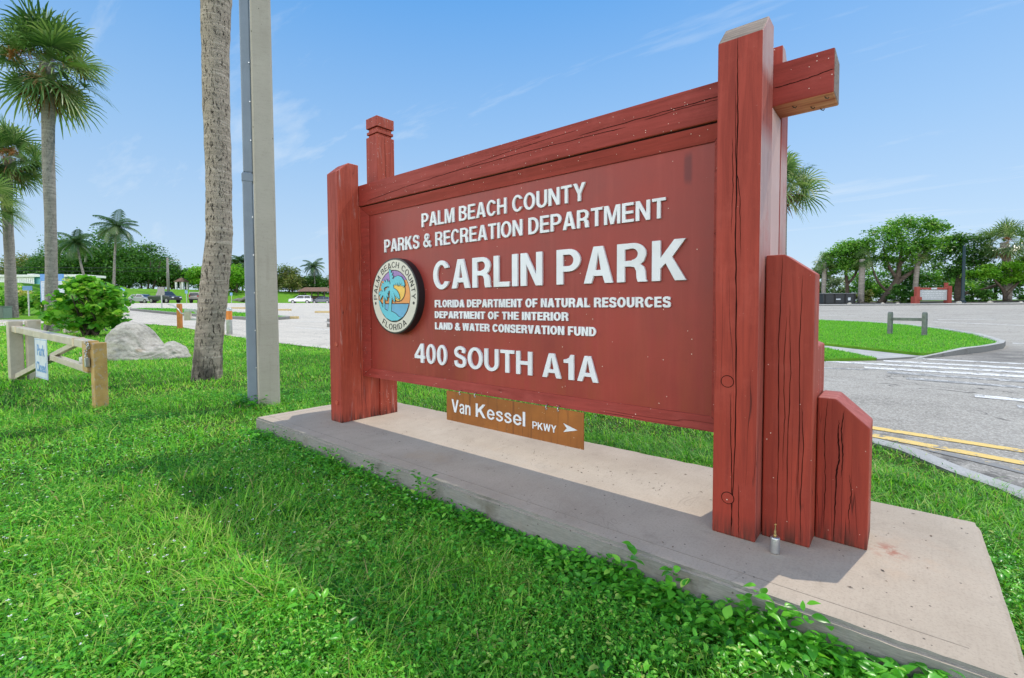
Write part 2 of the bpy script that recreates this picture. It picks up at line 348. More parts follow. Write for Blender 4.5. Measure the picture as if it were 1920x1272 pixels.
def m_asphalt(name, a, b, crackamt=1.0):
    m = Mat(name); o = m.pos
    n1 = m.noise(o, .35, 6, .65); n2 = m.noise(o, 42, 3, .8); n3 = m.noise(m.map(o, scale=(.25, 1.6, 1)), 1.1, 5, .6)
    c = m.ramp(n1, [(.3, a), (.7, b)])
    c = m.mix(m.mr(n3, .48, .72, 0, .5), c, tuple(x*.58 for x in a)); c = m.mix(m.mr(m.noise(m.map(o, loc=(9, 4, 0)), 1.5, 7, .7), .56, .68, 0, .45), c, tuple(x*.5 for x in a))
    ag = m.n('ShaderNodeTexVoronoi', {'Vector': o, 'Scale': 75.0}); av = m.sep(ag.outputs['Color'], 0)
    c = m.mix(m.mr(av, .0, 1., 0, .55), c, m.ramp(av, [(.25, tuple(x*.3 for x in a)), (.75, tuple(min(1, x*1.5) for x in b))]))
    c = m.mix(m.mr(n2, .52, .7, 0, .5), c, tuple(x*.4 for x in a))
    w = m.noise(m.map(o, loc=(.6, 3.1, 0)), .55, 4, .6, .8); ln = m.mr(m.ma('ABSOLUTE', m.ma('SUBTRACT', w, .5)), 0, .006, crackamt, 0)
    c = m.mix(m.ma('MULTIPLY', ln, m.mr(m.noise(o, .7, 2), .44, .54)), c, (.045, .042, .04))
    # old tyre scuffing where cars turn at the island, and crumbled dark edge along the lawn kerb
    x, y = m.sep(o, 0), m.sep(o, 1)
    dt = m.ma('SQRT', m.ma('ADD', m.ma('POWER', m.ma('MULTIPLY', m.ma('SUBTRACT', x, 5.0), .8), 2.), m.ma('POWER', m.ma('MULTIPLY', m.ma('SUBTRACT', y, 12.2), .45), 2.)))
    c = m.mix(m.ma('MULTIPLY', m.mr(dt, .3, 1.5, .75, 0), m.mr(m.noise(m.map(o, scale=(1, 1, 1)), 2.5, 6, .7), .3, .6, .3, 1)), c, (.085, .08, .075))
    de = m.ma('ADD', m.ma('MULTIPLY', m.ma('SUBTRACT', x, 3.19), .72), m.ma('MULTIPLY', m.ma('SUBTRACT', y, 2.75), .69))
    c = m.mix(m.ma('MULTIPLY', m.ma('MULTIPLY', m.mr(de, .05, .55, 1, 0), m.mr(de, -.3, -.1, 0, 1)), m.mr(m.noise(o, 6.5, 7, .75), .42, .58, 0, .8)), c, (.075, .07, .065))
    return m.done(c, .9, m.bump(m.ma('ADD', av, n2), .5, .006), spec=.2)
M['asphalt'] = m_asphalt('bleached_asphalt', (.31, .283, .243), (.43, .398, .348))
M['lot'] = m_asphalt('pale_lot_asphalt', (.51, .455, .38), (.61, .55, .465), .7)
def m_paint(name, col, wear=.5):
    m = Mat(name); o = m.pos; a = m.noise(o, 9, 6, .75); b = m.noise(o, 60, 3, .8)
    w = m.mr(m.ma('ADD', a, m.ma('MULTIPLY', b, .5)), .92-wear*.3, .98-wear*.3, 0, 1)
    c = m.mix(m.mr(a, .3, .7), tuple(x*.86 for x in col), col)
    return m.done(m.mix(w, c, (.24, .235, .225)), .75, m.bump(b, .3, .003), spec=.25)
M['white_paint'] = m_paint('white_road_paint', (.80, .78, .74), .52)
M['white_worn'] = m_paint('worn_white_road_paint', (.76, .74, .70), .85)
M['yellow_paint'] = m_paint('yellow_road_paint', (.84, .58, .18), .45)
M['yellow_worn'] = m_paint('worn_yellow_road_paint', (.80, .56, .22), 1.0)

def m_lawn():
    m = Mat('lawn_soil_and_turf'); o = m.pos
    a = m.noise(o, .22, 5, .6); b = m.noise(o, 2.2, 6, .7); c3 = m.noise(o, 26, 5, .8)
    c = m.ramp(b, [(.25, (.065, .18, .016)), (.55, (.14, .32, .026)), (.8, (.22, .41, .045))])
    c = m.mix(m.mr(a, .35, .7, 0, .5), c, (.17, .34, .025))
    c = m.mix(m.mr(c3, .52, .75, 0, .6), c, (.03, .085, .01))
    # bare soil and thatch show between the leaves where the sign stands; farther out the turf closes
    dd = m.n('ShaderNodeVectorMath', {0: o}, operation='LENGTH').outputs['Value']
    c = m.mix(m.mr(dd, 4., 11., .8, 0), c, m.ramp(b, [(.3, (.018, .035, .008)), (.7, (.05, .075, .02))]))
    return m.done(c, .95, m.bump(m.ma('ADD', c3, b), .7, .05), spec=.1)
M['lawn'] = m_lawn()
def m_blade(name, stops, trans=.35, rough=.5):
    m = Mat(name); r = m.attr('rnd'); return m.leaf(m.ramp(r, stops), trans, rough)
M['grass'] = m_blade('grass_blade', [(0, (.035, .17, .012)), (.3, (.115, .42, .028)), (.6, (.23, .60, .045)), (.9, (.42, .72, .09)), (.97, (.56, .64, .17)), (1, (.50, .38, .18))], .42)
M['weed'] = m_blade('ground_cover_leaf', [(0, (.03, .16, .012)), (.4, (.105, .43, .032)), (.7, (.20, .60, .05)), (.9, (.36, .70, .09)), (1, (.50, .60, .14))], .36, .3)
M['flower'] = plain('white_petal', (.8, .8, .78), .6)
M['seagrape'] = m_blade('sea_grape_leaf', [(0, (.055, .20, .022)), (.35, (.12, .37, .035)), (.65, (.27, .54, .07)), (.88, (.52, .66, .14)), (1, (.70, .58, .32))], .45, .28)
M['oakleaf'] = m_blade('oak_leaf', [(0, (.06, .19, .025)), (.5, (.15, .36, .045)), (1, (.33, .50, .09))], .45)
M['darkleaf'] = m_blade('coastal_tree_leaf', [(0, (.03, .105, .015)), (.5, (.065, .19, .027)), (1, (.17, .32, .06))], .34)
M['brightleaf'] = m_blade('bright_tree_leaf', [(0, (.09, .28, .018)), (.5, (.19, .44, .03)), (1, (.32, .52, .06))], .45)
M['greyleaf'] = m_blade('grey_green_leaf', [(0, (.07, .13, .05)), (.5, (.15, .22, .10)), (1, (.30, .34, .2))], .3)
M['olive'] = m_blade('olive_brown_leaf', [(0, (.08, .13, .03)), (.5, (.17, .23, .055)), (1, (.34, .30, .11))], .3)
M['palmleaf'] = m_blade('palm_leaf', [(0, (.03, .085, .02)), (.45, (.115, .21, .06)), (.8, (.29, .37, .16)), (1, (.62, .60, .44))], .34, .28)
M['cocoleaf'] = m_blade('coconut_leaf', [(0, (.022, .065, .02)), (.5, (.055, .125, .04)), (1, (.17, .23, .10))], .22, .4)
M['deadleaf'] = m_blade('dead_palm_leaf', [(0, (.12, .06, .025)), (.5, (.26, .14, .06)), (1, (.42, .29, .15))], .25, .7)
M['stalk'] = m_blade('seed_stalk', [(0, (.25, .10, .03)), (.5, (.38, .17, .06)), (1, (.5, .28, .10))], .2, .7)
def m_bark(name, a, b, ring=18, seed=0, slit=1.0):
    m = Mat(name); o = m.map(m.obj, loc=(seed, seed, 0)); n1 = m.noise(o, 1.3, 6, .6)
    rg = m.noise(m.map(o, scale=(1.5, 1.5, ring)), 1.3, 4, .65, .6); sl = m.noise(m.map(o, scale=(17, 17, 6)), 1.9, 4, .7, .6)
    f = m.noise(o, 60, 4, .7)
    c = m.ramp(rg, [(.3, tuple(x*.62 for x in a)), (.55, a), (.75, b)])
    c = m.mix(m.mr(f, .42, .66, 0, .55), c, tuple(x*.5 for x in a))
    ms = m.ma('MULTIPLY', m.mr(sl, .56, .63, 0, slit), m.mr(n1, .3, .55, .4, 1))
    c = m.mix(ms, c, (.028, .022, .018))
    low = m.mr(m.sep(m.obj, 2), .2, 1.4, 1, 0)
    c = m.mix(m.ma('MULTIPLY', low, m.mr(m.noise(m.map(o, scale=(3, 3, 1)), 2.4, 5, .7), .45, .6, 0, .8)), c, (.045, .04, .035))
    h = m.ma('SUBTRACT', m.ma('ADD', m.ma('MULTIPLY', rg, .7), m.ma('MULTIPLY', f, .3)), m.ma('MULTIPLY', ms, .9))
    return m.done(c, .9, m.bump(h, .9, .02), spec=.15)
M['bark'] = m_bark('sabal_bark', (.40, .335, .27), (.58, .505, .43))
M['bark2'] = m_bark('palm_bark_pale', (.30, .275, .245), (.44, .41, .375), 10, 3, .6)
M['bark3'] = m_bark('tree_bark', (.12, .095, .075), (.20, .165, .135), 3, 5)
def m_rock():
    m = Mat('pale_limestone'); o = m.obj; a = m.noise(o, 2.6, 8, .7); b = m.noise(m.map(o, scale=(1, 1, 3), rot=(0, R(20), 0)), 6, 8, .75); f = m.noise(o, 40, 5, .75)
    c = m.ramp(b, [(.3, (.22, .20, .16)), (.46, (.45, .41, .345)), (.7, (.64, .59, .51))])
    c = m.mix(m.mr(a, .3, .52, .7, 0), c, (.10, .098, .09)); c = m.mix(m.mr(f, .55, .7, 0, .5), c, (.20, .19, .17))
    d = m.noise(m.map(o, loc=(1.2, .4, 0)), 2.2, 4); c = m.mix(m.mr(d, .64, .72, 0, .5), c, (.36, .24, .12))
    return m.done(c, .9, m.bump(m.ma('ADD', b, m.ma('MULTIPLY', f, .6)), .8, .02), spec=.15)
M['rock'] = m_rock()
M['teal_wall'] = plain('turquoise_wall', (.16, .50, .60), .7, var=.06, scale=2)
M['whitewall'] = plain('white_wall', (.74, .74, .72), .7, var=.05, scale=2)
M['slat'] = plain('white_slat', (.78, .79, .80), .6, var=.04)
M['roofbrown'] = plain('brown_shingle', (.22, .125, .085), .85, var=.3, scale=3, bump=.4)
M['darkwood'] = plain('dark_timber', (.075, .055, .045), .8, var=.3, scale=4)
M['greywood'] = plain('grey_green_timber', (.15, .17, .15), .85, var=.3, scale=12, bump=.3, dirt=(.08, .085, .075))
M['polewood'] = plain('grey_pole_wood', (.24, .22, .20), .85, var=.2, scale=2)
M['wire'] = plain('wire_black', (.03, .03, .03), .6)
M['utilgreen'] = plain('green_cabinet_paint', (.16, .22, .18), .5)
M['lampgreen'] = plain('dark_green_enamel', (.015, .03, .032), .4)
M['dumpster'] = plain('dark_dumpster_paint', (.025, .03, .035), .5)
M['redbrown'] = plain('red_sign_timber_far', (.34, .065, .045), .65)
M['greyboard'] = plain('grey_message_board', (.42, .45, .46), .4)
M['glass'] = plain('dark_car_glass', (.02, .025, .03), .08, spec=.8)
M['tyre'] = plain('tyre_rubber', (.02, .02, .02), .8)
M['rim'] = plain('alloy_rim', (.4, .41, .42), .35, .7)
def carpaint(name, col):
    m = Mat(name); a = m.noise(m.obj, 3, 3); return m.done(m.mix(m.mr(a, .3, .7, 0, .1), col, tuple(x*.8 for x in col)), .3, None, .3, coat=.6)
M['car_silver'] = carpaint('silver_car_paint', (.42, .44, .46)); M['car_dark'] = carpaint('black_car_paint', (.03, .035, .045))
M['car_tan'] = carpaint('tan_car_paint', (.40, .38, .33)); M['car_white'] = carpaint('white_car_paint', (.72, .73, .74)); M['car_grey'] = carpaint('grey_car_paint', (.10, .12, .15))
M['headlight'] = plain('headlight_lens', (.7, .72, .74), .1); M['taillight'] = plain('tail_light_lens', (.4, .02, .02), .2)
# ------------------------------------------------------------------ terrain and paving
G0 = -0.14
def gz(x, y):
    x = np.asarray(x, float); y = np.asarray(y, float)
    e = np.clip(np.hypot(x, y)-10, 0, 75); z = G0 + .0245*e*e/(e+8)
    ub = -96 + 16*np.clip((18-y)/13, 0, 1)
    t = np.clip((ub-x)/12, 0, 1); return z + 2.9*t*t*(3-2*t)
def gf(x, y): return float(gz(x, y))

def ground():
    a = np.concatenate([[-900, -500, -320, -240, -180], np.arange(-140, -20, 4), np.arange(-20, 20.1, 1), np.arange(24, 141, 4), [180, 240, 320, 500, 900]])
    X, Y = np.meshgrid(a, a, indexing='ij'); n = len(a); Z = gz(X, Y)
    V = np.stack([X, Y, Z], -1).reshape(-1, 3); i, j = np.meshgrid(range(n-1), range(n-1), indexing='ij'); k = (i*n+j).ravel()
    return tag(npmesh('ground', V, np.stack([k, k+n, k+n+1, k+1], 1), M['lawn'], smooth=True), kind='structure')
ground()

def drape(name, poly, mat, dz, step=2.0, kind='structure', parent=None, thick=0, skirt_mat=None):
    """a flat outline cut on a grid and laid on the terrain; thick > 0 gives it side walls"""
    bm = bmesh.new(); f = bm.faces.new([bm.verts.new((x, y, 0)) for x, y in poly])
    xs = [p[0] for p in poly]; ys = [p[1] for p in poly]
    for lo, hi, no in ((min(xs), max(xs), (1, 0, 0)), (min(ys), max(ys), (0, 1, 0))):
        k = math.floor(lo/step)+1
        while k*step < hi:
            bmesh.ops.bisect_plane(bm, geom=bm.verts[:]+bm.edges[:]+bm.faces[:], plane_co=Vector(no)*k*step, plane_no=no); k += 1
    if thick:
        r = bmesh.ops.extrude_face_region(bm, geom=bm.faces[:])
        top = [v for v in r['geom'] if isinstance(v, bmesh.types.BMVert)]
        for v in top: v.co.z = 1
    for v in bm.verts: v.co.z = gf(v.co.x, v.co.y) + (dz if (not thick or v.co.z > .5) else dz-thick)
    bmesh.ops.recalc_face_normals(bm, faces=bm.faces)
    if not thick:
        for f in bm.faces:
            if f.normal.z < 0: f.normal_flip()
    me = bpy.data.meshes.new(name); bm.to_mesh(me); bm.free(); me.materials.append(mat)
    o = bpy.data.objects.new(name, me); COL.objects.link(o)
    if parent: o.parent = parent
    return tag(o, kind=kind) if kind else o

NEAR_EDGE = [(-29.5, 1.25), (-27.46, 3.96), (-23.13, 4.89), (-14.92, 4.46), (-11, 4.36), (-8.32, 4.35), (-3, 3.95), (1, 3.3), (2.3, 2.98), (3.19, 2.69), (3.4, 2.56), (3.67, 2.16), (3.87, 1.95), (4.1, 1.55), (4.4, .7), (4.6, -.6), (4.8, -3), (5, -14)]
lot_near = [p for p in NEAR_EDGE if p[0] <= -8.3]
drape('parking_lot', [(-28, -14), (-27.6, -.5)] + lot_near + [(-8.32, 27), (-20, 62), (-95.6, 60), (-95.6, 18), (-86, 11.5), (-60, 7.4), (-40, 4.6), (-34.6, 2.6), (-33.4, 1.6), (-34.5, -.2), (-36, -14)], M['lot'], .012)
drape('road', [p for p in NEAR_EDGE if p[0] > -8.4] + [(70, -14), (70, 68.2), (0, 56.6), (-60, 46.7), (-60, 27.4), (-8.32, 27.4)], M['asphalt'], .008)

def ribbon(name, pts, w, mat, dz, parent=None, close=False):
    """painted stripe along pts"""
    P = []; 
    for (x0, y0), (x1, y1) in zip(pts[:-1], pts[1:]):
        n = max(1, int(math.hypot(x1-x0, y1-y0)/.5))
        P += [(x0+(x1-x0)*k/n, y0+(y1-y0)*k/n) for k in range(n)]
    P.append(pts[-1]); V = []; F = []
    for i, (x, y) in enumerate(P):
        a = P[max(0, i-1)]; b = P[min(len(P)-1, i+1)]; l = math.hypot(b[0]-a[0], b[1]-a[1]) or 1; nx, ny = -(b[1]-a[1])/l, (b[0]-a[0])/l
        jit = 1+.12*math.sin(i*2.7)+.08*math.sin(i*5.1)
        for s in (-1, 1):
            X, Y = x+nx*s*w/2*jit, y+ny*s*w/2*jit; V.append((X, Y, gf(X, Y)+dz))
    for i in range(len(P)-1): F.append((2*i, 2*i+2, 2*i+3, 2*i+1))
    o = npmesh(name, V, F, mat, parent); return tag(o, kind='structure')
CR = [((3.63, 10.62), (6.6, 10.66)), ((3.07, 9.76), (6.6, 9.86)), ((2.2, 9.0), (6.6, 9.25)), ((2.84, 8.31), (6.6, 8.66)), ((3.17, 7.81), (6.6, 7.9)), ((3.41, 7.17), (5.2, 7.1)), ((4.05, 5.91), (6.6, 5.75)), ((4.34, 5.36), (6.6, 5.3))]
for i, (a, b) in enumerate(CR): ribbon('crosswalk_stripe', [a, b], [.22, .3, .3, .3, .3, .26, .24, .24][i], M['white_paint'] if i in (0, 1, 2, 3, 6) else M['white_worn'], .013)
ribbon('road_edge_line', [(-6, 7.7), (2.33, 7.8), (2.9, 8.0)], .12, M['white_worn'], .0125)
ribbon('yellow_centre_line', [(-8, 4.62), (-2, 4.1), (1.5, 3.55), (3.16, 3.24), (4.09, 3.10), (5.5, 2.95), (8, 2.8)], .135, M['yellow_paint'], .013)
ribbon('yellow_centre_line', [(-8, 4.3+.06), (-2, 3.8+.06), (1.5, 3.28), (3.17, 2.93), (4.03, 2.70), (5.5, 2.5), (8, 2.3)], .14, M['yellow_paint'], .0135)
ribbon('faded_yellow_line', [(3.5, 2.72), (3.82, 2.55), (4.05, 2.40), (5, 2.0)], .09, M['yellow_worn'], .0125)
for a, b in (((4.62, 29.4), (6.84, 30.5)), ((4.44, 27.2), (9, 23.4)), ((5.6, 15.9), (8, 15.6)), ((-3, 33.6), (1.2, 33.0))): ribbon('lane_line', [a, b], .22, M['white_paint'], .014)
ribbon('road_centre_line', [(-30, 41.6), (3, 43.5), (40, 48)], .3, M['yellow_worn'], .014)
for a, b in (((-23.76, 10.6), (-20.5, 12.1)), ((-18.15, 8.2), (-15.4, 8.6)), ((-30, 14), (-26, 15.5)), ((-26, 20), (-22, 22)), ((-42, 20), (-36, 22.5)), ((-50, 24), (-44, 27)), ((-60, 22), (-54, 25)), ((-70, 24), (-64, 27))): ribbon('parking_line', [a, b], .13, M['white_paint'], .017)

def kerb(name, pts, w, h, mat, closed=False, taper=0):
    """moulded kerb swept along pts: rounded top edge on the road side"""
    pr = [(-w/2, -.2), (-w/2, h*.72), (-w/2+w*.16, h*.93), (-w/2+w*.32, h), (w/2, h), (w/2, -.2)]
    P = []
    seq = list(zip(pts, pts[1:]+pts[:1])) if closed else list(zip(pts[:-1], pts[1:]))
    for (x0, y0), (x1, y1) in seq:
        n = max(1, int(math.hypot(x1-x0, y1-y0)/.6)); P += [(x0+(x1-x0)*k/n, y0+(y1-y0)*k/n) for k in range(n)]
    if not closed: P.append(pts[-1])
    n = len(P); m = MB(); k = len(pr)
    for i, (x, y) in enumerate(P):
        a = P[(i-1) % n] if closed or i > 0 else P[i]; b = P[(i+1) % n] if closed or i < n-1 else P[i]
        l = math.hypot(b[0]-a[0], b[1]-a[1]) or 1; nx, ny = -(b[1]-a[1])/l, (b[0]-a[0])/l
        tp = min(1, (min(i, n-1-i)+.15)/taper) if taper else 1
        for t, z in pr: m.v.append((x+nx*t, y+ny*t, gf(x, y)+(z*tp if z > 0 else z)))
    for i in range(n if closed else n-1):
        for j in range(k-1): m.f.append((i*k+j, ((i+1) % n)*k+j, ((i+1) % n)*k+j+1, i*k+j+1)); m.m.append(0)
    if not closed:
        for e_ in (0, (n-1)*k): m.f.append(tuple(range(e_, e_+k))); m.m.append(0)
    o = m.build(name, mat, smooth=False); return tag(o, kind='structure')

ISL = [(3.69, 10.89), (4.05, 11.6), (4.75, 13.1), (5.15, 14.2), (5.28, 15.0), (5.2, 16.3), (5.06, 17.73), (4.5, 20), (3.47, 22.7), (2.2, 24.4), (.22, 25.8), (-3, 26.9), (-8.2, 27.2), (-8.2, 13.4), (1.84, 12.5)]
drape('traffic_island_turf', ISL, M['lawn'], .10, thick=.3)
drape('corner_turf', [(2.97, 9.79), (2.22, 9.0), (-3, 8.95), (-8.2, 8.95), (-8.2, 12.3), (1.92, 11.7)], M['lawn'], .06, thick=.3)
drape('sidewalk', [(2.97, 9.75), (3.69, 10.9), (1.84, 12.52), (-8.2, 13.45), (-8.2, 12.25), (1.92, 11.66)], M['kerb'], .045, thick=.3)
kerb('island_kerb', ISL[::-1][3:]+[(3.5, 10.55)], .17, .14, M['kerb'], taper=3)
KN = [(-8.32, 4.35), (-3, 3.95), (1, 3.3), (2.3, 2.98), (3.19, 2.69), (3.4, 2.56), (3.67, 2.16), (3.87, 1.95), (4.1, 1.55), (4.4, .7), (4.6, -.6), (4.8, -3), (5, -12)]
kerb('lawn_kerb', KN, .13, .03, M['kerb'])
kerb('far_kerb', [(-60, 46.7), (0, 56.6), (70, 68.2)], .5, .17, M['kerb'])
MED = [(-49.1, 8.5), (-37.3, 8.6), (-32.9, 8.9), (-29.1, 9.3), (-26.5, 9.6), (-25.4, 10.3), (-26.2, 11.6), (-30, 12.2), (-36.6, 12.2), (-47.4, 11.5), (-50.5, 10)]
drape('median_turf', MED, M['lawn'], .15, thick=.4)
kerb('median_kerb', MED[::-1], .22, .19, M['kerb'], closed=True)
NOSE = [(-17.6, 9.55), (-17.9, 10.4), (-19.5, 11.4), (-22, 12), (-24, 14.5), (-21, 14.6), (-15, 11.5), (-15.5, 10)]
drape('planted_nose_turf', NOSE, M['lawn'], .15, thick=.4)
kerb('planted_nose_kerb', NOSE, .22, .18, M['kerb'], closed=True)

# ------------------------------------------------------------------ lettering
def arc(c_x, c_y, rx, ry, a0, a1, n=14): return [(c_x+rx*math.cos(R(a0+(a1-a0)*k/n)), c_y+ry*math.sin(R(a0+(a1-a0)*k/n))) for k in range(n+1)]
def stroke(pts, w, n=10):
    """outline of a smooth brush line with flat ends"""
    P = [Vector(p).to_2d() for p in pts]; Q = [P[0]*2-P[1]] + P + [P[-1]*2-P[-2]]; C = []
    for i in range(1, len(Q)-2):
        for k in range(n):
            t = k/n; a, b, c, d = Q[i-1], Q[i], Q[i+1], Q[i+2]
            C.append(.5*((2*b)+(c-a)*t+(2*a-5*b+4*c-d)*t*t+(3*b-a-3*c+d)*t**3))
    C.append(P[-1]); L, Rr = [], []
    for i, p in enumerate(C):
        d = (C[min(i+1, len(C)-1)]-C[max(i-1, 0)]).normalized(); nn = Vector((-d.y, d.x))
        L.append(tuple(p+nn*w/2)); Rr.append(tuple(p-nn*w/2))
    return L+Rr[::-1]
def glyph(ch, t):
    """[layers of closed outlines], advance width; cap height 1, stem t"""
    h = t*.84; k = t/.2
    if ch == 'I' or ch == 'l': return [[[(0, 0), (t, 0), (t, 1), (0, 1)]]], t
    if ch == 'L': return [[[(0, 0), (.56, 0), (.56, h), (t, h), (t, 1), (0, 1)]]], .56
    if ch == 'T': return [[[(.32-t/2, 0), (.32+t/2, 0), (.32+t/2, 1-h), (.64, 1-h), (.64, 1), (0, 1), (0, 1-h), (.32-t/2, 1-h)]]], .64
    if ch == 'H': return [[[(0, 0), (t, 0), (t, .5-h*.5), (.7-t, .5-h*.5), (.7-t, 0), (.7, 0), (.7, 1), (.7-t, 1), (.7-t, .5+h*.55), (t, .5+h*.55), (t, 1), (0, 1)]]], .7
    if ch == 'E': return [[[(0, 0), (.6, 0), (.6, h), (t, h), (t, .5-h*.45), (.56, .5-h*.45), (.56, .5+h*.55), (t, .5+h*.55), (t, 1-h), (.59, 1-h), (.59, 1), (0, 1)]]], .6
    if ch == 'F': return [[[(0, 0), (t, 0), (t, .47-h*.5), (.53, .47-h*.5), (.53, .47+h*.5), (t, .47+h*.5), (t, 1-h), (.58, 1-h), (.58, 1), (0, 1)]]], .58
    if ch == 'A':
        w = .76; d = .215*k
        return [[[(0, 0), (d, 0), (d+.06, .2), (w-d-.06, .2), (w-d, 0), (w, 0), (w/2+.13*k, 1), (w/2-.13*k, 1)], [(d+.105, .2+h), (w-d-.105, .2+h), (w/2, .83)]]], w
    if ch == 'N': return [[[(0, 0), (t, 0), (t, .66), (.7-t*1.05, 0), (.7, 0), (.7, 1), (.7-t, 1), (.7-t, .34), (t*1.05, 1), (0, 1)]]], .7
    if ch == 'M':
        w = .86; a = t*.92; return [[[(0, 0), (a, 0), (a, .74), (w/2-.09*k, 0), (w/2+.09*k, 0), (w-a, .74), (w-a, 0), (w, 0), (w, 1), (w-.26*k, 1), (w/2, .32), (.26*k, 1), (0, 1)]]], w
    if ch == 'K': return [[[(0, 0), (t, 0), (t, .30), (t+.11, .43), (.74-.25*k, 0), (.74, 0), (t+.25, .575), (.72, 1), (.72-.25*k, 1), (t, .57), (t, 1), (0, 1)]]], .74
    if ch == 'P': return [[[(0, 0), (t, 0), (t, .36), (.36, .36)] + arc(.36, .68, .32, .32, -90, 90) + [(0, 1)], [(t, .36+h), (.35, .36+h)] + arc(.35, .68, .32-t*.95, .32-h, -90, 90) + [(t, 1-h)]]], .68
    if ch == 'R': return [[[(0, 0), (t, 0), (t, .40), (.32, .40)] + [(.42, .375), (.46, .28), (.47, .1), (.5, 0), (.72, 0), (.685, .07), (.675, .26), (.64, .38), (.56, .445), (.64, .52)] + arc(.38, .715, .31, .285, -25, 90, 10) + [(0, 1)],
                           [(t, .40+h*.95), (.36, .40+h*.95)] + arc(.36, .72-.005, .31-t*.9, .285-h*.88, -90, 90, 10) + [(t, 1-h)]]], .72
    if ch == 'B': return [[[(0, 0), (.38, 0)] + arc(.38, .285, .31, .285, -90, 62, 10) + arc(.36, .755, .29, .245, -55, 90, 10) + [(0, 1)],
                           [(t, h), (.37, h)] + arc(.37, .30, .31-t*.95, .30-h, -90, 90, 8) + [(t, .60-h*.5+.02)], [(t, .60-.02+h*.5-.03), (.35, .60-.02+h*.5-.03)] + arc(.35, (1-h+.55+h*.5)/2, .10, (1-h-.55-h*.5)/2, -90, 90, 8) + [(t, 1-h)]]], .69
    if ch == 'D': return [[[(0, 0), (.30, 0)] + arc(.30, .5, .40, .5, -90, 90) + [(0, 1)], [(t, h), (.29, h)] + arc(.29, .5, .41-t, .5-h, -90, 90) + [(t, 1-h)]]], .70
    if ch == 'O': return [[arc(.39, .5, .39, .515, 0, 350, 35), arc(.39, .5, .39-t, .515-h, 0, 350, 35)]], .78
    if ch == '0': return [[arc(.29, .5, .29, .51, 0, 350, 35), arc(.29, .5, .29-t*.95, .51-h*.95, 0, 350, 35)]], .58
    if ch == 'C': return [[arc(.38, .5, .38, .515, 28, 332, 26) + arc(.38, .5, .38-t, .515-h, 320, 40, 22)]], .73
    if ch == 'S': return [[stroke([(.60-t/2, .70), (.53, .85), (.33, 1.01-h/2), (.13+.02, .86), (t/2+.005, .72), (.16, .585), (.34, .51), (.52, .425), (.66-t/2, .28), (.53, .12), (.33, -.01+h/2), (.13, .13), (t/2, .31)], t*.93)]], .66
    if ch == 'U': return [[[(0, 1)] + arc(.35, .35, .35, .365, 180, 360, 18) + [(.70, 1), (.70-t, 1)] + arc(.35, .35, .35-t, .365-h, 360, 180, 18) + [(t, 1)]]], .70
    if ch == 'V': return [[[(0, 1), (.22*k, 1), (.36, .26), (.72-.22*k, 1), (.72, 1), (.36+.12*k, 0), (.36-.12*k, 0)]]], .72
    if ch == 'W': return [[[(0, 1), (.2*k, 1), (.28, .32), (.5-.1*k, 1), (.5+.1*k, 1), (.72, .32), (1-.2*k, 1), (1, 1), (.75+.09*k, 0), (.75-.1*k, 0), (.5, .62), (.25+.1*k, 0), (.25-.09*k, 0)]]], 1.0
    if ch == 'Y': return [[[(0, 1), (.23*k, 1), (.36, .60), (.72-.23*k, 1), (.72, 1), (.36+t/2, .40), (.36+t/2, 0), (.36-t/2, 0), (.36-t/2, .40)]]], .72
    if ch == '&': return [[stroke([(.76, .0), (.56, .24), (.36, .48), (.2, .70), (.24, .88), (.37, .93), (.5, .86), (.5, .72)], t*.85)], [stroke([(.51, .76), (.44, .64), (.28, .52), (.13, .40), (.09, .24), (.2, .1), (.37, .075), (.55, .18), (.69, .46)], t*.85)]], .78
    if ch == '4': return [[[(.40, 0), (.58, 0), (.58, .22), (.66, .22), (.66, .38), (.58, .38), (.58, 1), (.40, 1), (0, .39), (0, .22), (.40, .22)], [(.17, .38), (.40, .38), (.40, .74)]]], .66
    if ch == '1': return [[[(.19, 0), (.39, 0), (.39, 1), (.26, 1), (.22, .89), (.12, .82), (0, .80), (0, .66), (.19, .66)]]], .42
    if ch == 'a': return [[stroke([(.06, .52), (.12, .65), (.27, .69), (.40, .63), (.42, .5), (.42, .0)], t*.85)], [stroke([(.42, .43), (.25, .38), (.11, .30), (.1, .14), (.22, .055), (.36, .12), (.43, .25)], t*.75)]], .51
    if ch == 'n': return [[[(0, 0), (t*.95, 0), (t*.95, .74), (0, .74)]], [stroke([(t*.6, .50), (.2, .64), (.33, .675), (.43, .6), (.44, .45), (.44, 0)], t*.9)]], .53
    if ch == 'e': return [[stroke([(.09, .37), (.3, .37), (.50, .37)], t*.6)], [stroke([(.50, .33), (.47, .54), (.28, .68), (.13, .58), (.085, .37), (.13, .16), (.28, .06), (.42, .10), (.5, .22)], t*.82)]], .56
    if ch == 's': return [[stroke([(.44, .52), (.36, .65), (.24, .68), (.11, .61), (.1, .50), (.25, .40), (.41, .31), (.43, .17), (.28, .06), (.13, .09), (.06, .22)], t*.78)]], .5
    raise KeyError(ch)
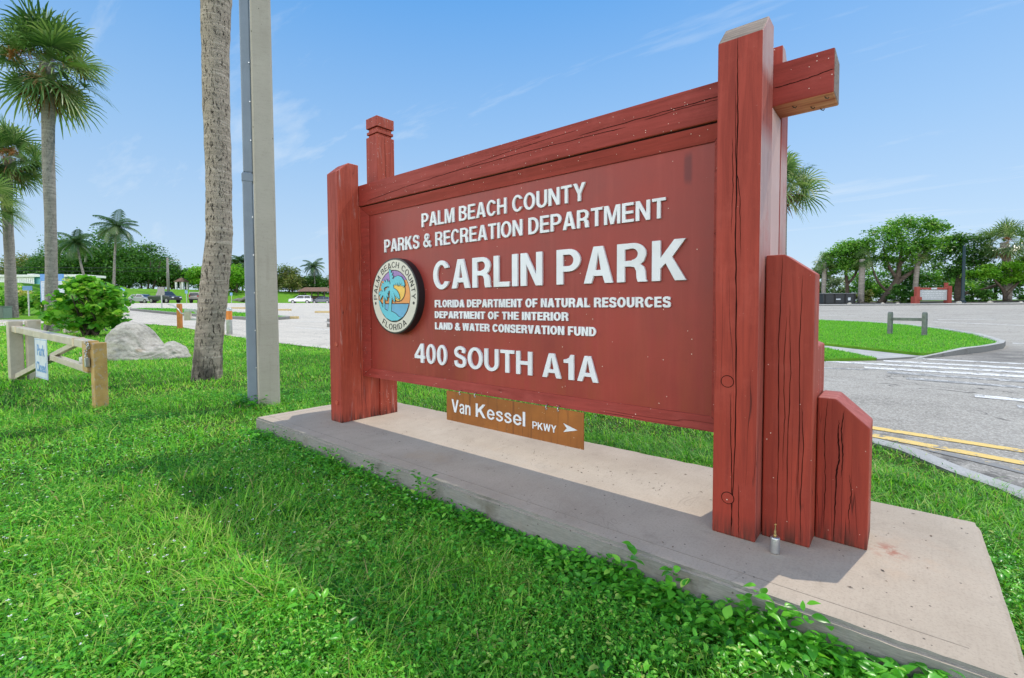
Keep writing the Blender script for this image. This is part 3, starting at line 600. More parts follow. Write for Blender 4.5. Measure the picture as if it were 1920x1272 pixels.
def flat_shape(polys, ext, bevel=0.0):
    """(verts, faces) of a filled outline with holes, thickness ext (front at z = ext)"""
    c = bpy.data.curves.new('shape', 'CURVE'); c.dimensions = '2D'; c.fill_mode = 'BOTH'; c.extrude = ext/2-bevel; c.bevel_depth = bevel; c.bevel_resolution = 1; c.offset = -bevel
    for q in polys:
        s = c.splines.new('POLY'); s.points.add(len(q)-1); s.use_cyclic_u = True
        for p, (x, y) in zip(s.points, q): p.co = (x, y, 0, 1)
    o = bpy.data.objects.new('shape', c); COL.objects.link(o); dg = bpy.context.evaluated_depsgraph_get()
    me = bpy.data.meshes.new_from_object(o.evaluated_get(dg)); v = [tuple(p.co + Vector((0, 0, ext/2))) for p in me.vertices]; f = [tuple(p.vertices) for p in me.polygons]
    bpy.data.objects.remove(o); bpy.data.curves.remove(c); bpy.data.meshes.remove(me); return v, f
SHAPES = {}
def text_mb(txt, u0, u1, z0, z1, n_front, ext, t=.2, space=.30, gap=.10, bevel=.0, small=None):
    """raised capitals on a board facing -y between u0..u1 and z0..z1"""
    H = z1-z0; g = []; x = 0
    for ch in txt:
        if ch == ' ': x += space; continue
        L, w = glyph(ch, t); g.append((x, L)); x += w+gap
    tot = x-gap; sx = (u1-u0)/tot; m = MB()
    for x, L in g:
        for k, lay in enumerate(L):
            v, f = flat_shape([[(u0+(x+p)*sx, z0+q*H) for p, q in poly] for poly in lay], ext, bevel)
            m.add([(a, n_front+ext-c-k*.0004, b) for a, b, c in v], f)
    return m

drape('mulch_and_shade_bed', [(-30, 52.6), (0, 57.6), (45, 65), (42, 82), (-2, 76), (-34, 71)], plain('mulch_and_shade', (.075, .06, .04), .95, var=.4, scale=1.5), .02)  # mulch by the message sign; elsewhere the dark colour imitates tree shade
# ------------------------------------------------------------------ the park sign
p0, p1, q0, q1 = -1.129, 3.64, -.3695, .854
bm = bmesh.new(); bmesh.ops.create_cube(bm, size=1)
for v in bm.verts: v.co = Vector(((p0+p1)/2+v.co.x*(p1-p0), (q0+q1)/2+v.co.y*(q1-q0), -.21+v.co.z*.42))
bmesh.ops.bevel(bm, geom=[e for e in bm.edges if all(v.co.z > -.1 for v in e.verts) or abs(e.verts[0].co.z-e.verts[1].co.z) > .2], offset=.014, segments=2, affect='EDGES')
for lo, hi, no, st in ((p0, p1, (1, 0, 0), .03), (q0, q1, (0, 1, 0), .03)):
    k = lo+st
    while k < hi-.005:
        bmesh.ops.bisect_plane(bm, geom=bm.verts[:]+bm.edges[:]+bm.faces[:], plane_co=Vector(no)*k, plane_no=no); k += st
cen = Vector(((p0+p1)/2, (q0+q1)/2, 0))
for v in bm.verts:      # worn, slightly chipped arrises
    x, y, z = v.co
    if z > -.03 and (min(abs(y-q0), abs(y-q1)) < .02 or min(abs(x-p0), abs(x-p1)) < .02):
        w = mnoise.fractal(Vector((x*3.5, y*3.5, 4)), .8, 2, 5)*.0035; ch_ = max(0, mnoise.noise(Vector((x*11, y*11, 1.5)))-.40)*.025; k_ = 1.5 if x > 3.1 and y < -.2 else 1
        v.co.z -= abs(w)*k_+ch_*k_; v.co.y += (w+ch_*.8)*k_*(1 if y < cen.y else -1); v.co.x += (w+ch_*.8)*(1 if x < cen.x else -1)*(1 if min(abs(x-p0), abs(x-p1)) < .02 else 0)
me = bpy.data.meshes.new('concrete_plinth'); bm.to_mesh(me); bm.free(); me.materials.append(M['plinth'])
pl = bpy.data.objects.new('concrete_plinth', me); COL.objects.link(pl)
tag(pl, 'long pale concrete plinth slab the red park sign stands on, edged by weeds', 'plinth')
gv = MB()   # trowelled joint line a hand's breadth inside the edges
for x0, x1, y0, y1 in ((p0+.02, p1-.12, q0+.095, q0+.0975), (p0+.10, p0+.1025, q0+.02, q1-.05)):
    gv.box(x0, x1, y0, y1, -.01, .0008)
gm = plain('joint_shadow', (.25, .21, .165), .9, var=.4, scale=14); g_o = gv.build('joint_line', gm, pl)

sign = thing('park_sign', 'large red timber park sign with white raised letters on a concrete plinth', 'sign')
def crack_strip(m, pts, w, face, mi, lift=.0008, seed=0):
    """dark drying check: pts run along the grain; face ('y', n) or ('x', u)"""
    rr = random.Random(seed); P = []
    for (a0, z0), (a1, z1) in zip(pts[:-1], pts[1:]):
        for k in range(8): P.append((a0+(a1-a0)*k/8+rr.uniform(-.0016, .0016), z0+(z1-z0)*k/8))
    P.append(pts[-1]); n = len(P); V = []
    for i, (a, z) in enumerate(P):
        ww = w*math.sin(math.pi*(i+.15)/(n-.7))**.5*rr.uniform(.65, 1.15) if 0 < i < n-1 else w*.1
        for s in (-1, 1): V.append((a+s*ww/2, face[1]-lift, z) if face[0] == 'y' else (face[1]+lift, a+s*ww/2, z))
    m.add(V, [(2*i, 2*i+1, 2*i+3, 2*i+2) for i in range(n-1)], mi)

# front posts: y-z profile swept along x
def front_post(x0, x1, zf, zr, front_m, side_m, top_m, cr, name='front_post', label=None):
    m = MB(); prof = [(0, 0), (0, zf), (.105, zr), (.2, zr), (.2, 0)]
    #   faces: two ends, then edges: front, bevel, top, back, bottom
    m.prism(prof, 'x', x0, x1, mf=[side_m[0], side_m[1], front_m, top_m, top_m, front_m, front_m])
    for k, (pts, w) in enumerate(cr): crack_strip(m, pts, w, ('y', 0), 4, seed=k+int(x0*50))
    o = m.build(name, [M['post'], M['post_lit'], M['post_bleach'], M['weather'], M['crack'], M['post_b']], sign, bevel=.006)
    if label: o['label'] = label
    return o
front_post(-.4886, -.318, 2.128, 2.22, 0, (0, 1), 1, [([(-.36, .9), (-.362, 1.5), (-.358, 2.0)], .003)])
fp = front_post(2.7194, 2.8937, 2.108, 2.209, 0, (0, 2), 3,
    [([(2.797, 2.108), (2.80, 1.95), (2.803, 1.7), (2.800, 1.3), (2.807, 1.0), (2.812, .5), (2.802, .1), (2.80, .0)], .0055), ([(2.793, 1.93), (2.797, 1.6), (2.815, 1.45), (2.822, 1.2)], .003),
     ([(2.783, 1.7), (2.787, 1.5), (2.784, 1.3)], .0025), ([(2.789, .62), (2.794, .4), (2.800, .22), (2.80, .0)], .0035), ([(2.826, .24), (2.828, .1), (2.83, 0)], .003)], label='weathered grey beveled top and a long vertical crack')
def chamf(x0, x1, xc, z1, z2): return [(x0, 0), (x1, 0), (x1, z2), (xc, z1), (x0, z1)]
# middle layer, back posts, beam
for x0, x1, sm in ((-.4886, -.3185, 1), (2.7194, 2.8931, 2)):
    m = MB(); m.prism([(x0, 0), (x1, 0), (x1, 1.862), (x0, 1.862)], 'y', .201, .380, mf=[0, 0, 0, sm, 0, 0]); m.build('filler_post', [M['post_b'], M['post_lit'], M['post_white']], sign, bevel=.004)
m = MB(); m.prism([(.381, 0), (.381, 2.203), (.44, 2.203), (.53, 2.11), (.53, 0)], 'x', 2.7194, 2.897, mf=[0, 1, 0, 0, 0, 0, 0]); m.build('back_post', [M['post_c'], M['post_bleach']], sign, bevel=.005)
m = MB()   # tall back post with two saw-cut rings below its cap
x0, x1, y0, y1 = -.468, -.299, .381, .565
zs = [(0, 2.53, 0), (2.53, 2.555, .017), (2.555, 2.58, .004), (2.58, 2.61, .017), (2.61, 2.70, 0)]
for a, b, i in zs:
    m.add([(x0+i, y0+i, a), (x1-i, y0+i, a), (x1-i, y1-i, a), (x0+i, y1-i, a), (x0+i, y0+i, b), (x1-i, y0+i, b), (x1-i, y1-i, b), (x0+i, y1-i, b)],
          [(0, 3, 2, 1), (4, 5, 6, 7), (0, 1, 5, 4), (2, 3, 7, 6), (3, 0, 4, 7)], 0)
    m.add([(x1-i, y0+i, a), (x1-i, y1-i, a), (x1-i, y1-i, b), (x1-i, y0+i, b)], [(0, 1, 2, 3)], 1)
crack_strip(m, [(.47, 1.9), (.468, 2.2), (.46, 2.53)], .004, ('x', x1), 2, seed=3)
o = m.build('back_post', [M['post_c'], M['post_lit'], M['crack']], sign, bevel=.003); o['label'] = 'taller post with two rings cut below its square cap'
m = MB(); B0, B1 = 1.864, 2.045
m.prism([(.203, B0), (.378, B0), (.378, B1), (.203, B1)], 'x', -.62, 3.1163, mf=[0, 2, 1, 0, 0, 0])
for k, (pts, w) in enumerate([([(2.895, 1.942), (3.0, 1.945), (3.115, 1.957)], .004), ([(-.2, 1.895), (.3, 1.93), (.8, 1.95), (1.5, 1.955), (2.2, 1.944)], .004), ([(.9, 1.955), (1.4, 1.985), (1.9, 2.0)], .0025), ([(1.9, 1.965), (2.4, 1.97), (2.71, 1.973)], .004), ([(2.3, 1.956), (2.55, 1.962), (2.71, 1.955)], .003)]):
    rr = random.Random(k); P = []
    for (a0, z0), (a1, z1) in zip(pts[:-1], pts[1:]):
        for j in range(10): P.append((a0+(a1-a0)*j/10, z0+(z1-z0)*j/10+rr.uniform(-.0018, .0018)))
    P.append(pts[-1]); n = len(P)
    V = [(a, .2022, z+s*w/2*(rr.uniform(.6, 1.1) if 0 < i < n-1 else .1)) for i, (a, z) in enumerate(P) for s in (-1, 1)]
    m.add(V, [(2*i, 2*i+2, 2*i+3, 2*i+1) for i in range(n-1)], 3)
m.build('top_beam', [M['beam'], M['under'], M['weather'], M['crack']], sign, bevel=.006)

# stepped buttress blocks
def block(x0, x1, xc, z1, z2, y0, y1, cr=(), lit=1, name='stepped_block'):
    m = MB(); n = 5 if z1 != z2 else 4
    poly = chamf(x0, x1, xc, z1, z2) if xc > x0 or z1 == z2 else None
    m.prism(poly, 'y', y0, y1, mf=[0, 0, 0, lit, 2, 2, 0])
    for k, (pts, w) in enumerate(cr): crack_strip(m, pts, w, ('y', y0), 3, seed=k+int(x1*90))
    return m.build(name, [M['post_b'], M['post_lit'], M['block_top'], M['crack']], sign, bevel=.006)
V_ = lambda x, a, b, s=1: [(x, a), (x+.004*s, a+(b-a)*.35), (x-.003*s, a+(b-a)*.7), (x+.005*s, b)]
block(2.8985, 3.0766, 2.969, 1.2078, 1.1254, .0917, .2312, [(V_(2.955, 0, 1.2), .0035), (V_(2.995, .05, 1.0, -1), .003), (V_(3.03, .2, 1.12), .003), (V_(2.975, .3, .95), .0025), (V_(3.045, 0, .6, -1), .003)])
block(3.0795, 3.2598, 3.1448, .6069, .501, .2161, .4293, [([(3.146, 0), (3.149, .15), (3.152, .3), (3.160, .36), (3.154, .46), (3.157, .52)], .006), (V_(3.168, .28, .56), .0045), (V_(3.11, .05, .6), .003), (V_(3.20, .05, .3, -1), .0025)])
block(2.8985, 3.0745, 2.969, .86, .82, .2335, .463)
# the same steps at the other end, on the back
m = MB(); poly = [(-.668, 0), (-.493, 0), (-.493, 1.2078), (-.56, 1.2078), (-.668, 1.1254)]
m.prism(poly, 'y', .33, .47); m.build('stepped_block', [M['post_b']], sign, bevel=.006)
m = MB(); poly = [(-.852, 0), (-.671, 0), (-.671, .6069), (-.737, .6069), (-.852, .501)]
m.prism(poly, 'y', .205, .345); m.build('stepped_block', [M['post_b']], sign, bevel=.006)

# panel and its mitred frame
m = MB(); m.box(-.2155, 2.6465, .238, .345, .4525, 1.7815); m.build('panel', M['panel'], sign)
ou = (-.3165, 2.718, .384, 1.855); iu = (-.2125, 2.643, .455, 1.778); m = MB()
for y, s in ((.212, 1), (.372, -1)):
    yo, yi, yb = y, y+.018*s, y+.03*s
    A = [(ou[0], yo, ou[2]), (ou[1], yo, ou[2]), (ou[1], yo, ou[3]), (ou[0], yo, ou[3])]
    Bq = [(iu[0], yi, iu[2]), (iu[1], yi, iu[2]), (iu[1], yi, iu[3]), (iu[0], yi, iu[3])]
    Cq = [(iu[0], yb+.01*s, iu[2]), (iu[1], yb+.01*s, iu[2]), (iu[1], yb+.01*s, iu[3]), (iu[0], yb+.01*s, iu[3])]
    for k in range(4):
        j = (k+1) % 4; m.add([A[k], A[j], Bq[j], Bq[k]], [(0, 1, 2, 3) if s > 0 else (3, 2, 1, 0)]); m.add([Bq[k], Bq[j], Cq[j], Cq[k]], [(0, 1, 2, 3) if s > 0 else (3, 2, 1, 0)])
e = [(ou[0], ou[2]), (ou[1], ou[2]), (ou[1], ou[3]), (ou[0], ou[3])]
for k in range(4):
    a, b = e[k], e[(k+1) % 4]; m.add([(a[0], .212, a[1]), (b[0], .212, b[1]), (b[0], .372, b[1]), (a[0], .372, a[1])], [(0, 3, 2, 1)])
fr = m.build('panel_frame', M['beam'], sign, fixn=False)
m = MB()
for (xa, za), (xb, zb) in (((ou[0], ou[2]), (iu[0], iu[2])), ((ou[1], ou[2]), (iu[1], iu[2])), ((ou[1], ou[3]), (iu[1], iu[3])), ((ou[0], ou[3]), (iu[0], iu[3]))):
    d = .0014; m.add([(xa-d, .2112, za), (xa+d, .2112, za), (xb+d, .2292, zb), (xb-d, .2292, zb)], [(0, 1, 2, 3)])
m.box(ou[0], ou[1], .213, .33, 1.8552, 1.8638)
m.build('frame_joint', M['crack'], sign)

LINES = [('PALM BEACH COUNTY', .487, 1.935, 1.601, 1.705, .012, .175, .10), ('PARKS & RECREATION DEPARTMENT', .005, 2.407, 1.445, 1.549, .012, .175, .10), ('CARLIN PARK', .618, 2.517, 1.123, 1.331, .015, .19, .10),
         ('FLORIDA DEPARTMENT OF NATURAL RESOURCES', .627, 2.437, .987, 1.042, .009, .235, .09), ('DEPARTMENT OF THE INTERIOR', .626, 1.819, .906, .958, .009, .235, .09), ('LAND & WATER CONSERVATION FUND', .627, 2.005, .821, .874, .009, .235, .09), ('400 SOUTH A1A', .386, 2.022, .555, .705, .0125, .175, .10)]
for txt, a, b, z0, z1, ex, t, gap in LINES:
    ws = txt.split(' '); wd = [sum(glyph(ch, t)[1]+gap for ch in w)-gap for w in ws]; sx = (b-a)/(sum(wd)+(gap+.34)*(len(ws)-1)); x = a
    for w, k in zip(ws, wd):
        o = text_mb(w, x, x+k*sx, z0, z1, .238-ex, ex+.003, t, .34, gap).build('lettering', M['letter'], sign, bevel=.0013, seg=1); x += (k+gap+.34)*sx
        o['label'] = 'raised white capitals reading ' + w
# round county seal
SC, SR = Vector((.204, 1.0775)), .300
def disc(r, n=64, c=(0, 0)): return arc(c[0], c[1], r, r, 0, 360-360/n, n-1)
seal = MB(); seal.cyl((SC.x, .172, SC.y), SR*1.012, .068, 64, 'y'); so_ = seal.build('round_seal', M['black'], sign, bevel=.004); so_['label'] = 'thick round seal with palm trees and a beige ring'
def seal_layer(name, polys, mat, lift, ext=.0008):
    m = MB()
    for q in polys:
        v, f = flat_shape(q, ext); m.add([(SC.x+a*SR, .172-lift-c, SC.y+b*SR) for a, b, c in [(p[0], p[1], p[2]) for p in v]], f)
    return m.build(name, mat, so_, fixn=False)
def clip(poly, r=.672):   # pull a shape inside the inner circle
    return [(x, y) if math.hypot(x, y) <= r else (x*r/math.hypot(x, y), y*r/math.hypot(x, y)) for x, y in poly]
def grow(poly, d):
    n = len(poly); A = sum(poly[i][0]*poly[(i+1) % n][1]-poly[(i+1) % n][0]*poly[i][1] for i in range(n)); s = 1 if A > 0 else -1; o = []
    for i in range(n):
        a, p, b = Vector(poly[i-1]), Vector(poly[i]), Vector(poly[(i+1) % n]); e1, e2 = (p-a), (b-p)
        nn = Vector((e1.y, -e1.x)).normalized()+Vector((e2.y, -e2.x)).normalized(); nn = nn.normalized() if nn.length > .05 else Vector((0, 0)); o.append(tuple(p+nn*d*s))
    return o
seal_layer('seal_ring', [[disc(.965), disc(.70)]], M['seal_ring'], 0, .0016)
seal_layer('seal_picture', [[disc(.675)]], M['seal_orange'], 0, .0008)
seal_layer('seal_picture', [[arc(0, 0, .675, .675, 38, 142, 24)]], M['seal_purple'], .001)
seal_layer('seal_picture', [[disc(.305, 40, (.20, .15))]], M['black'], .002); seal_layer('seal_picture', [[disc(.28, 40, (.20, .15))]], M['seal_yellow'], .003)
wa = [(x, y) for x, y in arc(0, 0, .675, .675, 198.5, 341.5, 30)]
seal_layer('seal_picture', [[grow(wa, .0)+[(.64, -.19), (-.64, -.19)]]], M['black'], .0040); seal_layer('seal_picture', [[wa]], M['seal_water'], .005)
isl = clip([(-.70, -.10), (-.56, -.16), (-.48, -.30), (-.36, -.36), (-.24, -.40), (-.05, -.42), (.10, -.47), (.22, -.55), (.38, -.62), (.2, -.72), (-.1, -.8), (-.4, -.7), (-.6, -.5), (-.75, -.3)], .668)
def frond(x, y, a0, L, curl, w):
    """jagged curved palm frond outline"""
    P = []; a = a0
    for k in range(7): P.append((x, y, a)); x += math.cos(a)*L/6; y += math.sin(a)*L/6; a -= curl/6
    up_ = [(px-math.sin(an)*w*.35*math.sin(math.pi*(k+.6)/7), py+math.cos(an)*w*.35*math.sin(math.pi*(k+.6)/7)) for k, (px, py, an) in enumerate(P)]
    dn = []
    for k, (px, py, an) in enumerate(P):
        wd = w*math.sin(math.pi*(k+.8)/7.6)
        dn += [(px+math.sin(an)*wd*.45, py-math.cos(an)*wd*.45), (px+math.sin(an)*wd*1.0+math.cos(an)*.05, py-math.cos(an)*wd*1.0+math.sin(an)*.05)]
    return up_+dn[::-1]
trunk = [(-.26, -.46), (-.10, -.46), (-.085, -.2), (-.06, .05), (-.04, .22), (-.13, .22), (-.155, 0), (-.19, -.22)]
fr_ = [frond(-.08, .22, R(88), .48, R(-30), .13), frond(-.07, .26, R(60), .72, R(140), .2), frond(-.1, .24, R(140), .46, R(-120), .16), frond(-.06, .2, R(-20), .42, R(40), .14), frond(-.08, .18, R(-60), .34, R(10), .1), frond(-.1, .2, R(190), .26, R(-40), .1), disc(.1, 14, (-.08, .21))]
cr2 = (-.42, .08)
fr2 = [frond(cr2[0], cr2[1], R(a), .22, R(c_), .08) for a, c_ in ((100, -40), (40, 70), (5, 60), (160, -70), (200, -60), (-40, 20))] + [disc(.06, 10, cr2)]
tr2 = [(-.46, -.38), (-.38, -.38), (-.395, -.1), (-.4, .06), (-.44, .06), (-.445, -.15)]
allp = [isl, trunk]+fr_+[tr2]+fr2
for k, q in enumerate(allp): seal_layer('seal_picture', [[grow(q, .016)]], M['black'], .006+k*.00003)
for k, q in enumerate(allp): seal_layer('seal_picture', [[q]], M['seal_teal'], .0072+k*.00003)
def ring_text(txt, a_mid, span, inward, hgt=.155, r=.755):
    m = MB(); ws = [glyph(c, .15)[1] if c != ' ' else .35 for c in txt]; gap = .16; tot = sum(ws)+gap*(len(txt)-1); x = 0
    for c, w in zip(txt, ws):
        s = (x+w/2)/tot-.5; x += w+gap
        if c == ' ': continue
        ang = R(a_mid-s*span if not inward else a_mid+s*span); rot = ang-math.pi/2 if not inward else ang+math.pi/2; sc = R(span)*(r+.08)/tot
        rb = r if not inward else r+hgt
        for k, lay in enumerate(glyph(c, .15)[0]):
            Q = []
            for poly in lay:
                q2 = []
                for gx, gy in poly:
                    lx, ly = (gx-w/2)*sc, gy*hgt
                    q2.append((math.cos(ang)*rb+math.cos(rot)*lx-math.sin(rot)*ly, math.sin(ang)*rb+math.sin(rot)*lx+math.cos(rot)*ly))
                Q.append(q2)
            v, f = flat_shape(Q, .001); m.add([(SC.x+a*SR, .172-.0017-c_-k*.0002, SC.y+b*SR) for a, b, c_ in v], f)
    return m
for txt_, a0, sp in (('PALM BEACH COUNTY', 90, 192), ('FLORIDA', 270, 74)):
    o = ring_text(txt_, a0, sp, txt_ == 'FLORIDA').build('seal_lettering', M['black'], so_, fixn=False); o['label'] = 'black letters reading %s on the ring' % txt_
for sx in (-1, 1):
    m = MB(); v, f = flat_shape([disc(.04, 16, (sx*.83, -.19))], .001); m.add([(SC.x+a*SR, .172-.0017-c_, SC.y+b*SR) for a, b, c_ in v], f); m.build('seal_dot', M['black'], so_, fixn=False)

# timber plugs and bolts
for x, z in ((2.776, .67), (2.784, .164)):
    m = MB(); m.cyl((x, -.0015, z), .0265, .02, 28, 'y', 0); m.cyl((x, -.0022, z), .0235, .02, 28, 'y', 1); m.build('plug', [M['crack'], M['post']], sign)
for x, z in ((-.381, .169), (-.374, .674)):
    m = MB(); m.cyl((x, -.008, z), .02, .02, 18, 'y'); m.build('bolt', M['post_lit'], sign, bevel=.002)
for y, z in ((.144, .2414), (.432, .2434)):
    m = MB(); m.cyl((-.321, y, z), .0235, .0105, 18, 'x'); m.build('bolt', M['post_lit'], sign, bevel=.002)
# wasp nest and hooks below the beam end
for x, y in ((2.96, .25), (3.02, .31), (3.08, .23), (3.05, .36)):
    m = MB(); m.tube([(x, y, 1.866), (x+.004, y, 1.858), (x+.012, y+.003, 1.854), (x+.016, y, 1.859)], .0022, 6); m.build('rusty_hook', M['darkwood'], sign)

# hanging street-name board
hs = thing('hanging_board', 'narrow brown hanging board reading Van Kessel PKWY below the red sign panel', 'sign', (1.365, .2, .27))
X = lambda a: a-1.365
m = MB(); m.box(X(.785), X(1.946), -.003, .003, .163-.27, .3795-.27); m.build('board', M['rust'], hs, bevel=.001)
for txt, a, b, z0, z1, t in (('Van', .842, 1.034, .230, .323, .155), ('Kessel', 1.084, 1.519, .230, .323, .155), ('PKWY', 1.577, 1.757, .229, .274, .155)):
    t_ = text_mb(txt, X(a), X(b), z0-.27, z1-.27, -.0062, .0025, t, .3, .09); t_.build('lettering', M['letter'], hs, fixn=False)
v, f = flat_shape([[(X(1.808), .297-.27), (X(1.905), .271-.27), (X(1.808), .245-.27), (X(1.832), .271-.27)]], .0025); m = MB(); m.add([(a, -.0037-c_, b) for a, b, c_ in v], f); m.build('arrow', M['letter'], hs, fixn=False)
for x in (.925, 1.074, 1.682, 1.768):
    m = MB(); m.tube([(X(x), .012, .395-.27), (X(x), -.006, .385-.27), (X(x), -.011, .372-.27), (X(x), -.004, .365-.27)], .0028, 8); m.cyl((X(x), -.006, .366-.27), .006, .012, 10, 'y'); m.build('hook', M['steel'], hs, smooth=True)

# small steel canister on the plinth
cn = thing('metal_canister', 'small silver metal cylinder with thin brass nozzle standing on plinth by the post', 'canister', (2.974, -.035, 0.001))
m = MB(); m.tube([(0, 0, 0), (0, 0, .003), (0, 0, .006), (0, 0, .060), (0, 0, .064), (0, 0, .066)], [.0165, .018, .018, .018, .017, .0135], 24); m.build('can', M['steel'], cn, smooth=True)
m = MB(); m.tube([(0, 0, .066), (0, 0, .074), (0, 0, .0745), (0, 0, .090), (0, 0, .0905), (0.001, 0, .112)], [.006, .006, .0042, .0042, .0022, .002], 12); m.tube([(-.002, 0, .112), (.003, 0, .118)], .0035, 8); m.build('nozzle', M['brass'], cn, smooth=True)

# leaf crumbs and grit blown onto the slab
q = random.Random(31); m = MB()
for k in range(130):
    x, y = (q.uniform(p0+.05, p1-.05), q.uniform(q0+.05, q1-.05)) if k % 3 else (q.gauss(2.0, .5), q.gauss(.32, .12))
    if not (p0+.02 < x < p1-.02 and q0+.04 < y < q1-.02) or (y > -.02 and y < .6 and (2.68 < x < 3.3 or x < -.28)): continue
    a = q.uniform(0, 6.28); l = q.uniform(.003, .011); w = l*q.uniform(.2, .5); d = Vector((math.cos(a), math.sin(a), 0)); n_ = Vector((-d.y, d.x, 0)); c0 = Vector((x, y, .0015))
    m.add([c0-d*l, c0+n_*w+Vector((0, 0, q.uniform(.001, .003))), c0+d*l, c0-n_*w+Vector((0, 0, .001))], [(0, 1, 2, 3)], q.randrange(2))
o = m.build('leaf_crumbs', [plain('dry_leaf_crumb', (.13, .085, .05), .9, var=.5), plain('dark_grit', (.05, .045, .04), .9)], fixn=False); tag(o, 'dry leaf crumbs and grit scattered on the concrete plinth', 'leaf litter', kind='stuff')
# ------------------------------------------------------------------ lawn: blades and ground-cover
LAWN = np.array(NEAR_EDGE[::-1] + [(-31, -2), (-31, -16), (5, -16)])
def inside(P, poly):
    x, y = P[:, 0], P[:, 1]; r = np.zeros(len(P), bool); n = len(poly)
    for i in range(n):
        x0, y0 = poly[i]; x1, y1 = poly[(i+1) % n]; c = (y0 > y) != (y1 > y)
        with np.errstate(divide='ignore', invalid='ignore'): r ^= c & (x < (x1-x0)*(y-y0)/(y1-y0)+x0)
    return r
def in_plinth(P, pad=0.): return (P[:, 0] > p0-pad) & (P[:, 0] < p1+pad) & (P[:, 1] > q0-pad) & (P[:, 1] < q1+pad)
C2 = np.array([CAM.x, CAM.y]); F2 = np.array([f0.x, f0.y])
def scatter(n, r_min, r_max, pad=8):
    """random lawn points between two distances, within what the lens can see and a step beside it"""
    a = math.atan2(F2[1], F2[0]) + rng.uniform(-R(49+pad), R(49+pad), n); r = np.sqrt(rng.uniform(r_min**2, r_max**2, n))
    return np.stack([C2[0]+r*np.cos(a), C2[1]+r*np.sin(a)], 1)
def blades(P, h, w, lean, segs=2):
    n = len(P); az = rng.uniform(0, 2*np.pi, n); d = np.stack([np.cos(az), np.sin(az)], 1); s = np.stack([-d[:, 1], d[:, 0]], 1)
    z = gz(P[:, 0], P[:, 1])-.004; V = []
    for k in range(segs+1):
        t = k/segs; off = lean*h*t**1.8; zz = z+h*(t-.38*lean*t*t)
        wk = w*(1-.85*t**1.6)/2
        for sg in (-1, 1):
            V.append(np.stack([P[:, 0]+d[:, 0]*off+s[:, 0]*wk*sg, P[:, 1]+d[:, 1]*off+s[:, 1]*wk*sg, zz], 1))
    V = np.stack(V, 1); m = V.shape[1]; b = np.arange(n)[:, None]*m; F = []
    for k in range(segs): F.append(b+np.array([2*k, 2*k+1, 2*k+3, 2*k+2]))
    return V.reshape(-1, 3), np.concatenate(F, 0), m
clump = lambda P, s, k: np.array([mnoise.noise(Vector((x*s, y*s, k))) for x, y in P])
VV, FF, RR = [], [], []; off = 0
GR_N = [(0.35, 2.2, 52000, .052, .0040, 1.0), (2.2, 4.2, 95000, .050, .0048, 1.0), (4.2, 7.5, 90000, .046, .0066, 1.0), (7.5, 13, 100000, .050, .0105, .9), (13, 24, 80000, .058, .021, .8), (24, 36, 25000, .065, .042, .8)]
def near_wall(P): return np.where((P[:, 1] < q0) & (P[:, 1] > q0-.22) & (P[:, 0] > p0), np.interp(P[:, 0], [-1.2, -.2, .6, 1.2, 2.6, 3.0, 3.7], [1, .95, .7, .5, .45, .9, .9]), 1.)
for r0_, r1_, n, hh, ww, ln in GR_N:
    P = scatter(n, r0_, r1_); P = P[inside(P, LAWN) & ~in_plinth(P, .004)]; n = len(P)
    cl_ = clump(P, 1.3, 1.0); tall = np.clip(clump(P, 2.6, 4.)-.28, 0, 1) if r1_ < 8 else 0
    h = np.clip(hh*rng.lognormal(0, .42, n)*(1+.5*cl_+2.2*tall)*near_wall(P), .012, np.where(P[:, 1] > q0-.5, .10, .17)*np.where(P[:, 0] > p0, 1, 1.3)); h = np.where(np.hypot(P[:, 0]-C2[0], P[:, 1]-C2[1]) < 1.6, np.minimum(h, .09), h)
    w = ww*rng.uniform(.6, 1.5, n)*(1+1.2*tall); l = ln*rng.uniform(.3, 1.6, n)
    v, f, m = blades(P, h, w, l, 3 if r1_ < 5 else 2)
    r = np.clip(rng.normal(.46, .29, n)+.45*clump(P, .55, 5.)+.3*clump(P, 3.1, 8.), 0, .96); r[rng.random(n) < .035+.12*np.clip(clump(P, 1.7, 13.)-.3, 0, 1)] = 1.0
    VV.append(v); FF.append(f+off); RR.append(np.repeat(r, m)); off += len(v)
# turf on the traffic islands and the median
for poly, dz, n, hh, ww in ((ISL, .10, 70000, .045, .013), ([(2.97, 9.79), (2.22, 9.0), (-3, 8.95), (-3, 11.9), (1.92, 11.7)], .06, 14000, .045, .010), (MED, .15, 6000, .08, .05)):
    A = np.array(poly); lo, hi = A.min(0), A.max(0); lo[0] = max(lo[0], -1.5) if poly is not MED else lo[0]
    P = rng.uniform(lo, hi, (n, 2)); P = P[inside(P, A)]; n = len(P)
    v, f, m = blades(P, hh*rng.lognormal(0, .3, n), ww*rng.uniform(.6, 1.3, n), rng.uniform(.2, 1.2, n), 2); v[:, 2] += dz
    VV.append(v); FF.append(f+off); RR.append(np.repeat(np.clip(rng.normal(.36, .2, n), 0, .95), m)); off += len(v)
g = npmesh('grass', np.concatenate(VV), np.concatenate(FF), M['grass'], rnd=np.concatenate(RR))
tag(g, 'bright green lawn grass around the red park sign', 'grass', kind='stuff')

